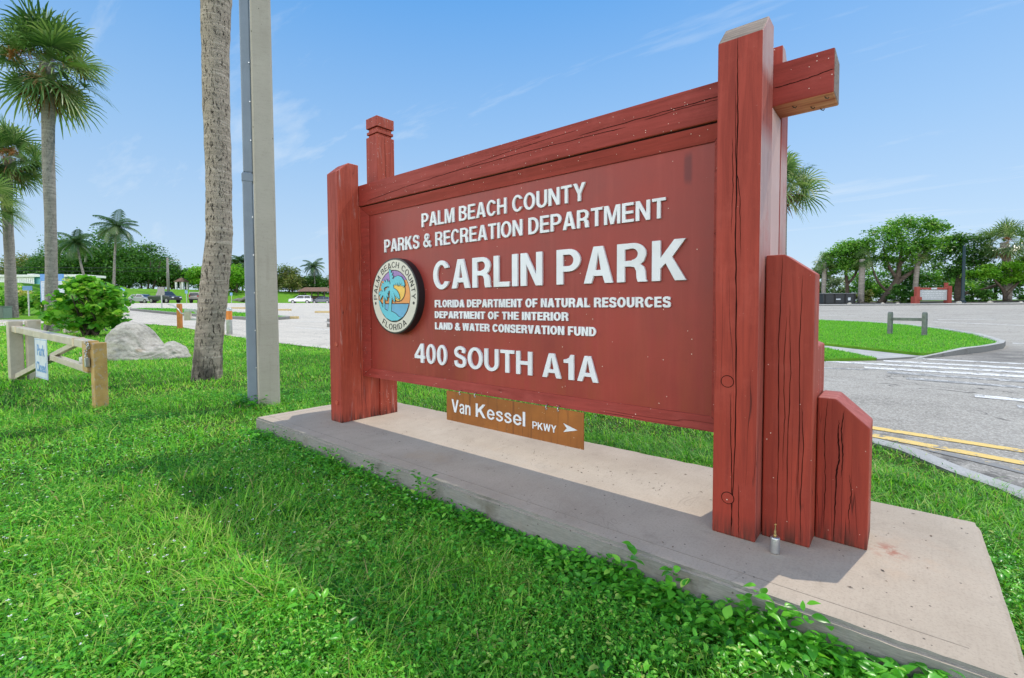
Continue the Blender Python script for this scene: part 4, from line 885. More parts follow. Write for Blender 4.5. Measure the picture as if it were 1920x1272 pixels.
def leaves(C, N, T, L, Wd, fold=.25, droop=.2):
    """pointed oval leaves: centre-base C, normal N, direction T (unit), length L, width Wd -> 6 verts, 4 quads-as-2"""
    B = np.cross(N, T); L = L[:, None]; Wd = Wd[:, None]
    p = [C, C+T*L*.30+B*Wd*.48+N*Wd*fold, C+T*L*.30-B*Wd*.48+N*Wd*fold, C+T*L*.36, C+T*L*.70+B*Wd*.36+N*(Wd*fold*.7-L*droop*.35), C+T*L*.70-B*Wd*.36+N*(Wd*fold*.7-L*droop*.35), C+T*L*.70-N*L*droop*.4, C+T*L-N*L*droop]
    V = np.stack(p, 1); b = np.arange(len(C))[:, None]*8
    F = np.concatenate([b+np.array(q) for q in ([0, 3, 1, 1], [0, 2, 3, 3])], 0)
    F4 = np.concatenate([b+np.array(q) for q in ([1, 3, 6, 4], [3, 2, 5, 6])], 0)
    F3 = np.concatenate([b+np.array(q) for q in ([0, 3, 1], [0, 2, 3], [4, 6, 7], [6, 5, 7])], 0)
    F4t = np.concatenate([F4[:, [0, 1, 2]], F4[:, [0, 2, 3]]], 0)
    return V.reshape(-1, 3), np.concatenate([F3, F4t], 0), 8
def broad(C, N, T, L, Wd, fold=.22, droop=.22):
    """larger pointed leaf with a smooth outline and a folded midrib"""
    B = np.cross(N, T); L = L[:, None]; Wd = Wd[:, None]; P = []; st = [(0, 0), (.12, .26), (.28, .47), (.46, .5), (.64, .41), (.82, .21), (1, 0)]
    for t, w in st:
        mid = C+T*L*t-N*L*droop*t*t
        P += [mid] if w == 0 else [mid+B*Wd*w+N*Wd*fold*w*1.3, mid, mid-B*Wd*w+N*Wd*fold*w*1.3]
    V = np.stack(P, 1); k = V.shape[1]; b = np.arange(len(C))[:, None]*k; F = [[0, 2, 1], [0, 3, 2]]
    for i in range(4):
        q = 1+3*i; F += [[q, q+1, q+4], [q, q+4, q+3], [q+1, q+2, q+5], [q+1, q+5, q+4]]
    F += [[13, 14, 16], [14, 15, 16]]
    return V.reshape(-1, 3), np.concatenate([b+np.array(f) for f in F], 0), k
def unit(a): return a/np.maximum(np.linalg.norm(a, axis=1, keepdims=True), 1e-9)
def weed_leaves(P, z, L, per, spread, fn=None):
    """rosettes of leaves on short stems at points P, height z"""
    n = len(P); az = rng.uniform(0, 2*np.pi, (n, per)); el = rng.uniform(-.15, .75, (n, per)); hgt = rng.uniform(.15, 1., (n, per))
    T = np.stack([np.cos(az)*np.cos(el), np.sin(az)*np.cos(el), np.sin(el)], -1).reshape(-1, 3)
    up_ = np.tile([0, 0, 1.], (n*per, 1)) + rng.normal(0, .25, (n*per, 3)); Bq = unit(np.cross(up_, T)); N = unit(np.cross(T, Bq))
    Cc = np.repeat(np.stack([P[:, 0], P[:, 1], gz(P[:, 0], P[:, 1])], 1), per, 0); Cc[:, 2] += (z[:, None]*hgt).ravel()
    Cc[:, :2] += T[:, :2]*np.repeat(spread, per)[:, None]*rng.uniform(.2, 1, (n*per, 1))
    l = np.repeat(L, per)*rng.uniform(.65, 1.25, n*per)
    return (fn or leaves)(Cc, N, T, l, l*rng.uniform(.45, .62, n*per))
VV, FF, RR = [], [], []; off = 0
def put(v, f, k, r):
    global off
    VV.append(v); FF.append(f+off); RR.append(np.repeat(r, k)); off += len(v)
# small round-leaved creepers all through the foreground, thickest along the slab
for r0_, r1_, n, L, z in ((.35, 2.2, 17000, .0145, .058), (2.2, 4.2, 24000, .0165, .056), (4.2, 7.5, 20000, .022, .052), (.35, 3.4, 1300, .030, .07)):
    P = scatter(n, r0_, r1_); P = P[inside(P, LAWN) & ~in_plinth(P, .01)]
    dn = clump(P, 1.1, 9.); dist = np.maximum(q0-P[:, 1], 0)+np.maximum(p0-P[:, 0], 0)
    keep = rng.random(len(P)) < np.clip(.55+1.5*dn+.3*np.exp(-dist/.3), .03, 1); P = P[keep & (P[:, 1] < 1.0)]; n = len(P)
    zz = z*rng.uniform(.5, 1.35, n)*(1+.5*clump(P, 3.3, 2.))*near_wall(P)
    v, f, k = weed_leaves(P, zz, L*rng.uniform(.7, 1.35, n), 5, np.full(n, L)); put(v, f, k, np.clip(rng.normal(.5, .30, n*5)+np.repeat(.35*clump(P, 1.9, 6.), 5), 0, 1))
# larger pointed leaves crowding the front face of the slab
n = 1500; x = p0-.1+(p1-p0+.1)*np.concatenate([rng.beta(1.1, 1.9, n//2), 1-.42*rng.random(n-n//2)]); prof = np.interp(x, [-1.2, -.8, 0, .8, 1.4, 2.2, 2.8, 3.1, 3.6], [.6, 1., .9, .75, .5, .35, .8, 1., .95])
amp = np.clip(.55+1.2*np.array([mnoise.noise(Vector((a*2.3, 0, 3))) for a in x]), .15, 1)*prof
y = q0-.02-rng.exponential(.085, n); P = np.stack([x, y], 1); dd = (q0-y)
hgt = (.02+.10*amp*rng.uniform(.3, 1.1, n))*np.exp(-dd/.35)+.015; L = (.024+.014*np.clip((x-1.4)/2.0, 0, 1))*rng.uniform(.75, 1.35, n)
ok = ~in_plinth(P, .01); P, hgt, L = P[ok], hgt[ok], L[ok]; n = len(P)
v, f, k = weed_leaves(P, hgt, L, 6, L*.8, broad); v[:, 1] = np.where((v[:, 0] > p0) & (v[:, 2] < .004), np.minimum(v[:, 1], q0-.004), v[:, 1]); put(v, f, k, np.clip(rng.normal(.38, .24, n*6), 0, 1))
# taller sprigs that reach above the slab edge
for x, h, L0 in ((-.62, .17, .03), (-.5, .14, .03), (-.35, .12, .03), (.30, .14, .04), (.36, .1, .03), (.72, .15, .045), (.95, .13, .045), (1.22, .2, .05), (1.3, .16, .05), (2.55, .17, .06), (2.7, .13, .06), (2.98, .19, .065), (3.05, .15, .06), (3.13, .165, .065), (3.2, .12, .06), (3.36, .13, .06), (3.46, .15, .06), (3.5, .1, .06)):
    P = np.stack([rng.normal(x, .018, 7), q0-.03-rng.random(7)*.03], 1); v, f, k = weed_leaves(P, np.full(7, h)*rng.uniform(.7, 1.15, 7), np.full(7, L0*.72), 4, np.full(7, .02), broad)
    v[:, 1] = np.where(v[:, 2] < .003, np.minimum(v[:, 1], q0-.004), v[:, 1]); put(v, f, k, np.clip(rng.normal(.35, .2, 28), 0, 1))
# weeds at the foot of the concrete pole
P = np.stack([rng.normal(-2.3, .10, 60), rng.normal(.02, .06, 60)], 1); v, f, k = weed_leaves(P, rng.uniform(.04, .16, 60), np.full(60, .05), 5, np.full(60, .03), broad); put(v, f, k, np.clip(rng.normal(.15, .1, 300), 0, 1))
gc = npmesh('ground_cover', np.concatenate(VV), np.concatenate(FF), M['weed'], rnd=np.concatenate(RR), smooth=True)
tag(gc, 'leafy green ground-cover weeds crowding the front of the concrete plinth', 'weeds', kind='stuff')
# tiny white blossoms
P = scatter(1300, .6, 5.2); P = P[inside(P, LAWN) & ~in_plinth(P, .05) & (P[:, 0] < 1.4)]; m = MB()
for x, y in P:
    s = random.uniform(.003, .006); z = gf(x, y)+random.uniform(.055, .085); a = random.uniform(0, 6)
    for k in range(4):
        b = a+k*math.pi/2; m.add([(x, y, z), (x+s*math.cos(b-.5), y+s*math.sin(b-.5), z+.001), (x+s*1.3*math.cos(b), y+s*1.3*math.sin(b), z+.002), (x+s*math.cos(b+.5), y+s*math.sin(b+.5), z+.001)], [(0, 1, 2, 3)])
o = m.build('wildflowers', M['flower'], fixn=False); tag(o, 'tiny white blossoms scattered through the lawn', 'flowers', kind='stuff')

# ------------------------------------------------------------------ palms
def fan_crown(nleaf, r_pet, r_fan, seed, lo=-62, hi=84, segs=22, az0=0):
    """(V, F, rnd) of sabal fan leaves round the origin"""
    g = np.random.default_rng(seed); V, F, Rn = [], [], []
    for i in range(nleaf):
        az = az0+i*2.39996+g.normal(0, .3); el = R(hi-(hi-lo)*((i+.5)/nleaf))+g.normal(0, .2)
        d = np.array([math.cos(az)*math.cos(el), math.sin(az)*math.cos(el), math.sin(el)]); L = r_pet*g.uniform(.75, 1.15)
        side = np.array([-math.sin(az), math.cos(az), 0]); nrm = np.cross(d, side)*-1
        if nrm[2] < 0 and el < 1.2: nrm = -nrm
        p_end = d*L+np.array([0, 0, -.10*L*math.cos(el)]); b = len(V); wv = .022
        for q, ww in ((d*.12, wv*1.6), (d*L*.55+np.array([0, 0, -.02*L]), wv), (p_end, wv*.8)):
            V += [q-side*ww, q+side*ww]; Rn += [.55, .55]
        F += [(b, b+1, b+3, b+2), (b+2, b+3, b+5, b+4)]
        tone = g.uniform(.08, .8); fl = r_fan*g.uniform(.75, 1.2); tw = g.normal(0, .6); s2 = side*math.cos(tw)+nrm*math.sin(tw); n2 = nrm*math.cos(tw)-side*math.sin(tw)
        for k in range(segs):
            a = (k/(segs-1)-.5)*R(250); fd = d*math.cos(a)+s2*math.sin(a)+n2*(.28*abs(math.sin(a))-.05); fd /= np.linalg.norm(fd)
            l = fl*(1-.28*abs(a)/R(125))*g.uniform(.88, 1.1); wd = np.cross(fd, n2); wd /= np.linalg.norm(wd)+1e-9; w = .026*fl*g.uniform(.8, 1.2)
            dr = np.array([0, 0, -1.]); b = len(V); t_ = np.clip(tone+g.normal(0, .12), 0, .92)
            for f_, ww, sag in ((.0, .35, 0), (.42, 1.05, .01), (.75, .8, .07), (1.0, .15, .24)):
                q = p_end+fd*l*f_*(1-.12*sag)+dr*l*sag*(.6+.4*math.cos(el)); V += [q-wd*w*ww, q+wd*w*ww]; tt = t_ if f_ < .9 else min(1, t_+.18); Rn += [tt, tt]
            F += [(b, b+1, b+3, b+2), (b+2, b+3, b+5, b+4), (b+4, b+5, b+7, b+6)]
    return np.array(V), np.array(F), np.array(Rn)
def dead_skirt(nleaf, r_pet, r_fan, seed): return fan_crown(nleaf, r_pet*.8, r_fan*.8, seed, -82, -50, 12)
def stalks(n, L, seed):
    g = np.random.default_rng(seed); V, F, Rn = [], [], []
    for i in range(n):
        az = g.uniform(0, 6.28); e0 = g.uniform(.3, .7); P = [np.array([math.cos(az)*L*t*math.cos(e0), math.sin(az)*L*t*math.cos(e0), L*(t*math.sin(e0)-.75*t*t)]) for t in np.linspace(0, 1, 7)]
        sd = np.array([-math.sin(az), math.cos(az), 0])*.02
        b = len(V); V += [w for p in P for w in (p-sd, p+sd)]; Rn += [.2]*14; F += [(b+2*k, b+2*k+1, b+2*k+3, b+2*k+2) for k in range(6)]
        for j in range(110):
            q = P[g.integers(1, 7)]+g.normal(0, .02*L, 3); e = q+g.normal(0, .13*L, 3)+np.array([0, 0, -.10*L]); s = g.normal(0, 1, 3); s = s/np.linalg.norm(s)*.008*L/.8; b = len(V)
            V += [q-s, q+s, e+s, e-s]; F.append((b, b+1, b+2, b+3)); Rn += [g.uniform(0, 1)]*4
    return np.array(V), np.array(F), np.array(Rn)
def smooth_path(pts, n=6):
    P = [Vector(p) for p in pts]; Q = [P[0]*2-P[1]]+P+[P[-1]*2-P[-2]]; o = []
    for i in range(1, len(Q)-2):
        for k in range(n):
            t = k/n; a, b, c, d = Q[i-1], Q[i], Q[i+1], Q[i+2]; o.append(.5*((2*b)+(c-a)*t+(2*a-5*b+4*c-d)*t*t+(3*b-a-3*c+d)*t**3))
    return o+[P[-1]]
def interp(rad, n):
    return list(np.interp(np.linspace(0, 1, n), np.linspace(0, 1, len(rad)), rad))
def sabal(loc, path, rad, label, bark, crown=None, seed=1, ncrown=38, rp=1.0, rf=1.15, group=None, n=20, dead=8, nst=4, sub=6, segs=22):
    """path is relative to loc; crown sits on its end"""
    t = thing('sabal_palm', label, 'palm tree', loc, 0, group); P = smooth_path(path, sub); m = MB(); Rr = interp(rad, len(P)); rr = random.Random(seed)
    Rr = [r*(1+rr.uniform(-.025, .025)) for r in Rr]; m.tube(P, Rr, n); m.build('trunk', bark, t, smooth=True)
    top = np.array(P[-1])
    if crown is not False:
        v, f, r = fan_crown(ncrown, rp, rf, seed, segs=segs); npmesh('crown', v+top, f, M['palmleaf'], t, r)
        if dead: v, f, r = dead_skirt(dead, rp, rf, seed+1); npmesh('dead_fronds', v+top, f, M['deadleaf'], t, r)
        for q in range(nst): v, f, r = stalks(1, min(rp, 1.3)*.95, seed+2+q); npmesh('seed_stalk', v+top+np.array([0, 0, .35]), f, M['stalk'], t, r)
    return t
sabal((-5.03, .47, -.16), [(0, 0, -.1), (0, 0, 0), (.01, .04, .62), (.05, .10, 1.28), (.10, .19, 2.2), (.09, .20, 2.62), (.07, .22, 3.21), (.02, .23, 4.29), (-.01, .25, 5.13), (-.02, .28, 5.96), (-.01, .33, 6.8), (-.02, .38, 8.05), (0, .4, 11.2)],
      [.225, .215, .19, .197, .185, .178, .178, .186, .19, .215, .2, .19, .19], 'tall sabal palm trunk rising out of frame beside the concrete pole', M['bark'], seed=21, n=40, sub=9)
sabal((-22.33, .57, 0.0), [(0, 0, -.1), (0, 0, .05), (-.07, .07, 2.6), (-.15, .11, 4.7), (-.24, .13, 6.8), (-.31, .19, 8.9), (-.34, .2, 10.5)], [.26, .235, .185, .18, .19, .205, .22], 'tall sabal palm behind the sea grape bush, its full crown cut by the photo edge', M['bark2'], seed=34, ncrown=64, rp=1.2, rf=1.3, dead=12, nst=5)
sabal((-37.34, .49, gf(-37.34, .49)), [(0, 0, -.1), (0, 0, .05), (-.2, .02, 3.7), (-.35, .02, 6.2), (-.37, .1, 8.4), (-.33, .2, 9.5)], [.34, .30, .235, .23, .25, .28], 'sabal palm with seed stalks standing before the clipped hedge', M['bark2'], seed=45, ncrown=54, rp=1.15, rf=1.25, dead=10, nst=7)
sabal((-35.5, -.57, gf(-35.5, -.6)), [(0, 0, -.1), (-.14, .06, 3.4), (-.3, .04, 6.6)], [.36, .3, .36], 'lower sabal palm at the left photo edge, mostly out of frame', M['bark2'], seed=52, ncrown=34, rp=1.0, rf=1.2)
sabal((-1.51, 25.4, gf(-1.5, 25.4)+.1), [(0, 0, -.1), (-.05, .1, 3.6), (-.14, .2, 6.9)], [.30, .26, .3], 'sabal palm hidden behind the right sign post with only its crown showing', M['bark2'], seed=63, ncrown=42, rp=.95, rf=1.15, dead=6, nst=0)

def coconut(loc, path, label, seed, nf=18, L=3.0, r=.17, group=None, wind=(0, 0)):
    t = thing('coconut_palm', label, 'palm tree', loc, 0, group); P = smooth_path(path, 5); m = MB(); m.tube(P, interp([r*1.5, r, r*.85, r*.8], len(P)), 10); m.build('trunk', M['bark2'], t, smooth=True)
    g = np.random.default_rng(seed); V, F, Rn = [], [], []; top = np.array(P[-1])
    for i in range(nf):
        az = i*2.39996+g.normal(0, .2); e0 = R(82-118*((i+.5)/nf)); l = L*g.uniform(.85, 1.1); q = top.copy(); e = e0; pts = [q.copy()]; ns = 12
        for k in range(ns):
            q = q+np.array([math.cos(az)*math.cos(e)+wind[0]*k/ns, math.sin(az)*math.cos(e)+wind[1]*k/ns, math.sin(e)])*l/ns; e -= R(7.5)*g.uniform(.7, 1.3); pts.append(q.copy())
        side = np.array([-math.sin(az), math.cos(az), 0.]); tone = g.uniform(.15, .8)
        for k in range(ns):
            a, b_ = pts[k], pts[k+1]; b = len(V); w = .035*(1-k/ns)+.008; V += [a-side*w, a+side*w, b_+side*w, b_-side*w]; F.append((b, b+1, b+2, b+3)); Rn += [.9]*4
            for j in range(3):
                f_ = j/3; c = a+(b_-a)*f_; fd = (b_-a)/np.linalg.norm(b_-a); ll = l*.26*math.sin(math.pi*min(1, (k+f_+1.2)/(ns+.6)))**.6*g.uniform(.85, 1.1)
                for sg in (-1, 1):
                    dv = side*sg*.8+fd*.55+np.array([0, 0, -.18]); dv /= np.linalg.norm(dv); e1 = c+dv*ll*.55; e2 = c+dv*ll+np.array([0, 0, -.33*ll]); ww = fd*.045; b = len(V); t_ = np.clip(tone+g.normal(0, .12), 0, 1)
                    V += [c-ww*.6, c+ww*.6, e1+ww, e1-ww, e2+ww*.15, e2-ww*.15]; F += [(b, b+1, b+2, b+3), (b+3, b+2, b+4, b+5)]; Rn += [t_]*6
    npmesh('crown', np.array(V), np.array(F), M['cocoleaf'], t, np.array(Rn))
    m = MB()
    for k in range(6): 
        a = k*1.1; m.tube([top+np.array([.2*math.cos(a), .2*math.sin(a), -.05]), top+np.array([.28*math.cos(a), .28*math.sin(a), -.18]), top+np.array([.24*math.cos(a), .24*math.sin(a), -.34])], [.06, .12, .05], 8)
    m.build('coconuts', M['olive_nut'], t, smooth=True); return t
M['olive_nut'] = plain('coconut_husk', (.16, .15, .05), .6)

# ------------------------------------------------------------------ broad-leaved trees and shrubs
def foliage(blobs, n, size, seed, shape='leaf', clus=.30, nc=None, per=None, flat=.6):
    """leaf faces gathered in clumps on the outside of ellipsoid blobs: (cx,cy,cz,rx,ry,rz)"""
    g = np.random.default_rng(seed); vol = np.array([(b[3]*b[4]*b[5])**.67 for b in blobs]); cnt = np.maximum(1, (n*vol/vol.sum()).astype(int)); C, Rn = [], []
    for b, k in zip(blobs, cnt):
        ncl = max(4, int(k/(per or 60))); d = unit(g.normal(0, 1, (ncl, 3))); d[:, 2] = np.where(d[:, 2] < -.55, -d[:, 2], d[:, 2]); rr = g.uniform(.55, 1.04, (ncl, 1))**.6
        cc = np.array(b[:3])+d*rr*np.array(b[3:6]); tone = np.clip(g.normal(.45, .2, ncl), 0, 1); idx = g.integers(0, ncl, k); s = clus*min(b[3:6])
        C.append(cc[idx]+g.normal(0, 1, (k, 3))*np.array([s, s, s*flat])); Rn.append(np.clip(tone[idx]+g.normal(0, .14, k), 0, 1))
    C = np.concatenate(C); Rn = np.concatenate(Rn); n = len(C)
    az = g.uniform(0, 6.283, n); el = g.normal(-.15, .45, n); T = np.stack([np.cos(az)*np.cos(el), np.sin(az)*np.cos(el), np.sin(el)], 1)
    up_ = np.tile([0, 0, 1.], (n, 1))+g.normal(0, .55, (n, 3)); B = unit(np.cross(up_, T)); N = np.cross(T, B); l = size*g.uniform(.6, 1.35, n)[:, None]; w = l*.55
    if shape == 'round':
        K = 7; ang = np.linspace(0, 2*np.pi, K, endpoint=False); V = np.stack([C+T*l*.5+T*(l*.5*math.cos(a))+B*(l*.52*math.sin(a))+N*(l*.10*(math.cos(2*a))) for a in ang], 1); b = np.arange(n)[:, None]*K
        return V.reshape(-1, 3), b+np.arange(K), np.repeat(Rn, K)
    V = np.stack([C, C+T*l*.5+B*w*.5+N*l*.06, C+T*l-N*l*.12, C+T*l*.5-B*w*.5+N*l*.06], 1); b = np.arange(n)[:, None]*4
    return V.reshape(-1, 3), b+np.arange(4), np.repeat(Rn, 4)
def tree(name, label, loc, blobs, n, size, leafmat, trunks, seed, group=None, bark=None, cat='tree', **kw):
    t = thing(name, label, cat, loc, 0, group)
    v, f, r = foliage(blobs, n, size, seed, **kw); npmesh('crown' if cat == 'tree' else 'foliage', v, f, leafmat, t, r)
    if trunks:
        m = MB()
        for pts, ra in trunks: P = smooth_path(pts, 4); m.tube(P, interp(ra, len(P)), 9)
        m.build('trunk' if cat == 'tree' else 'stems', bark or M['bark3'], t, smooth=True)
    return t
rb = random.Random(5)
def dome(w, d, h0, h1, k, seed):
    """lumpy crown: k lobes filling a dome of width w, depth d from h0 to h1"""
    q = random.Random(seed); B = []
    for i in range(k):
        a = q.uniform(0, 6.283); r = q.uniform(0, .85)**.6; x, y = w/2*.78*r*math.cos(a), d/2*.78*r*math.sin(a); top = h0+(h1-h0)*(1-.72*r*r)*q.uniform(.86, 1.0); s = q.uniform(.16, .25)*w
        z = q.uniform(h0+s*.5, max(h0+s*.6, top-s*.7)) if i % 3 else top-s*.75; B.append((x, y, z, s, s*.9, s*.75))
    return B

# sea grape bush, hedge
bush_b = [(0, 0, 1.05, .85, .8, .8), (-.6, -.1, .8, .6, .6, .65), (.62, .1, .9, .6, .6, .7), (.3, -.15, 1.5, .5, .5, .5), (-.4, .1, 1.5, .5, .5, .5), (.8, .2, .5, .45, .45, .45), (-.75, -.3, .55, .42, .42, .42), (0, -.3, .5, .7, .55, .48), (.05, 0, 1.75, .35, .35, .3)]
yaw = R(39.65)
def rotb(bl): return [(x*math.cos(yaw)-y*math.sin(yaw), x*math.sin(yaw)+y*math.cos(yaw), z, a, b, c) for x, y, z, a, b, c in bl]
stems = [([(rb.uniform(-.2, .2), rb.uniform(-.2, .2), -.05), (rb.uniform(-.4, .4), rb.uniform(-.3, .3), .6), (rb.uniform(-1, 1), rb.uniform(-.6, .6), 1.4)], [.05, .035, .015]) for _ in range(14)]
tree('sea_grape_bush', 'round leaved sea grape bush with yellowish top leaves beside the boulder', (-18.8, 1.18, gf(-18.8, 1.2)), rotb([(x*.84, y, z, a*.86, b_, c) for x, y, z, a, b_, c in bush_b]), 4000, .165, M['seagrape'], stems, 71, cat='bush', shape='round', clus=.24, per=26)
hb = [(i*.85, i*.2+rb.uniform(-.2, .2), .95+rb.uniform(-.1, .2), .8, .9, .8) for i in range(-6, 7)]+[(i*.85+.4, i*.2, .45, .8, .9, .55) for i in range(-6, 7)]
tree('sea_grape_hedge', 'dark green sea grape hedge between the palms at far left', (-43, .3, gf(-43, .3)), [(x*.77-y*.3, x*.64+y*.9, z, a, b, c) for x, y, z, a, b, c in hb], 6000, .2, M['seagrape'], None, 72, cat='hedge', shape='round', clus=.25, per=25)

# far trees on the dune behind the lot
def dune(x, y): return gf(x, y)
TR = [  # x, y, width, depth, low, high, lobes, leaves, material, seed, label
 (-138.7, 15.5, 17, 12, .9, 13.0, 16, 9000, 'darkleaf', 1, 'broad dark coastal tree behind the turquoise building, left of the tall coconut palm'),
 (-131.5, 21.5, 20, 13, .9, 14.6, 18, 12000, 'darkleaf', 2, 'largest domed dark coastal tree behind the two coconut palms'),
 (-123.0, 25.8, 16, 12, .9, 11.2, 14, 8500, 'darkleaf', 3, 'dome shaped tree sloping down toward the wooden pole'),
 (-155, 9.8, 16, 10, 1.0, 9.4, 14, 5000, 'olive', 4, 'olive brown tree mass above the roof of the turquoise building'),
 (-147, 12.8, 13, 9, 1.2, 8.8, 12, 5000, 'darkleaf', 5, 'low dark green tree above the turquoise roof'),
 (-128, 31.6, 9, 8, .8, 7.0, 9, 3500, 'olive', 6, 'brownish tree right behind the wooden utility pole'),
 (-123, 33.2, 8, 7, .8, 5.6, 8, 3000, 'darkleaf', 7, 'low tree beside the small beach pavilion'),
 (-111, 32.8, 7.5, 6.5, .5, 6.0, 10, 4500, 'brightleaf', 8, 'bright green rounded tree left of the near palm trunk'),
 (-105.8, 37.5, 9.5, 7, .5, 5.6, 11, 5500, 'brightleaf', 9, 'bright green rounded tree between palm trunk and concrete pole'),
 (-118.2, 46.8, 6, 5, 1.0, 7.6, 8, 2500, 'olive', 10, 'dark palm-like tree top peeking behind the concrete pole'),
 (-108.7, 50.0, 10, 7, .2, 6.0, 11, 4500, 'olive', 11, 'brownish green tree right of the concrete pole'),
 (-110.5, 56.5, 11, 7, .2, 5.0, 12, 5000, 'darkleaf', 12, 'low green thicket behind the brown roofed shelter'),
 (-107.5, 62.5, 10, 7, .4, 7.0, 10, 4500, 'greyleaf', 13, 'grey green tree beside the left sign post'),
 (-146, 27, 18, 10, 1, 9.6, 12, 5000, 'darkleaf', 14, 'dark tree filling in behind the domed trees')]
for x, y, w, d, h0, h1, k, n, mt, sd, lab in TR:
    tk = [([(ox, oy, -.3), (ox*1.3+.2, oy*1.2, h0+.5), (ox*2.2, oy*2, h0+(h1-h0)*.5)], [.22, .18, .08]) for ox, oy in [(rb.uniform(-w*.2, w*.2), rb.uniform(-1, 1)) for _ in range(3)]]
    tree('coastal_tree', lab, (x, y, dune(x, y)), dome(w, d, h0, h1, int(k*1.5), sd), int(n*1.5), .5, M[mt], tk, 100+sd, group='trees on the dune behind the parking lot', clus=.40, per=34)
coconut((-89.5, 11.9, dune(-89.5, 11.9)-.4), [(0, 0, 0), (-.5, -.2, 2.5), (-1.3, -.6, 5.6), (-2.0, -1.0, 9.3)], 'shorter leaning coconut palm left of the taller one', 11, L=3.3, nf=20)
coconut((-87.4, 14.2, dune(-87.4, 14.2)-.3), [(0, 0, 0), (.1, .1, 3.2), (.3, .3, 7.6), (.5, .6, 11.6)], 'tall coconut palm standing clear above the domed trees', 12, L=3.6, nf=22)
coconut((-106, 55.5, dune(-106, 55.5)), [(0, 0, 0), (-.3, 0, 3), (-.4, -.1, 6.2)], 'coconut palm above the brown roofed shelter', 13, L=3.6, nf=20)
coconut((-111.5, 39.6, dune(-111, 40)), [(0, 0, 0), (.1, .1, 3), (.2, .2, 6.0)], 'dark coconut palm crown just left of the concrete pole', 14, L=3.4, nf=20)
coconut((-112.5, 41.6, dune(-112, 41)), [(0, 0, 0), (.1, .1, 3), (.3, .2, 6.6)], 'coconut palm crown partly hidden by the concrete pole', 15, L=3.4, nf=20)
# ------------------------------------------------------------------ concrete utility pole with conduit
t = thing('utility_pole', 'square tapered concrete utility pole with blue grey conduit cover, left of the red sign', 'utility pole', (-2.262, .232, G0), R(67))
m = MB(); ch = .018
def sq(w, z): h = w/2; return [(-h+ch, -h, z), (h-ch, -h, z), (h, -h+ch, z), (h, h-ch, z), (h-ch, h, z), (-h+ch, h, z), (-h, h-ch, z), (-h, -h+ch, z)]
for a, b, z0, z1 in ((.228, .222, -.3, 1.2), (.222, .215, 1.2, 2.6), (.215, .198, 2.6, 6.5), (.198, .17, 6.5, 11.5)):
    lo, hi = sq(a, z0), sq(b, z1); m.add(lo+hi, [(i, (i+1) % 8, 8+(i+1) % 8, 8+i) for i in range(8)])
m.add(sq(.17, 11.5), [tuple(range(8))]); m.build('shaft', M['polecon'], t)
m = MB(); m.box(-.214, -.112, -.085, .03, -.2, 2.62); m.box(-.204, -.107, -.078, .025, 2.62, 11); m.build('conduit', M['conduit'], t, bevel=.012)
m = MB(); m.box(-.220, -.108, -.09, .036, 2.52, 2.60); m.build('conduit_band', M['conduit'], t, bevel=.004)
for k in range(9):
    m = MB(); m.cyl((-.122, -.089, .45+k*.42), .007, .008, 8, 'y'); m.build('screw', M['steel'], t)

# boulder
bm = bmesh.new(); bmesh.ops.create_icosphere(bm, subdivisions=6, radius=1)
for v in bm.verts:
    p = v.co.copy(); x = p.x
    ridge = .74*math.exp(-((x+.36)/.50)**4*.6-((x+.36)/.62)**2*.5)+.36*math.exp(-((x-.68)/.30)**2)+.14
    q = Vector((p.x*.98+.0, p.y*(.60-.12*max(0, x)), (p.z if p.z > 0 else p.z*.2)*ridge*.98))
    n1 = mnoise.fractal(p*1.5+Vector((3, 1, 7)), 1.0, 2.0, 5); n2 = mnoise.fractal(p*5+Vector((9, 2, 1)), .9, 2.1, 5); n3 = abs(mnoise.fractal(p*12, .8, 2.0, 4))
    v.co = q+p*(n1*.06+n2*.024-n3*.012)
me = bpy.data.meshes.new('boulder'); bm.to_mesh(me); bm.free(); me.materials.append(M['rock']); me.polygons.foreach_set('use_smooth', [True]*len(me.polygons))
o = bpy.data.objects.new('boulder', me); COL.objects.link(o); o.location = (-9.72, .72, -.16); o.rotation_euler = (0, 0, R(39.65))
tag(o, 'pale grey limestone boulder lying in the lawn beside the sea grape bush', 'boulder')
m = MB()
bm = bmesh.new(); bmesh.ops.create_icosphere(bm, subdivisions=4, radius=1)
for v in bm.verts: v.co = Vector((v.co.x*.24, v.co.y*.2, v.co.z*.22))*(1+.18*mnoise.fractal(v.co*2, 1, 2, 4))
me = bpy.data.meshes.new('small_rock'); bm.to_mesh(me); bm.free(); me.materials.append(M['rock']); me.polygons.foreach_set('use_smooth', [True]*len(me.polygons))
o = bpy.data.objects.new('small_rock', me); COL.objects.link(o); o.location = (-21.0, .95, gf(-21, 1)+.1); tag(o, 'small grey rock at the foot of the tall palm by the bush', 'rock')

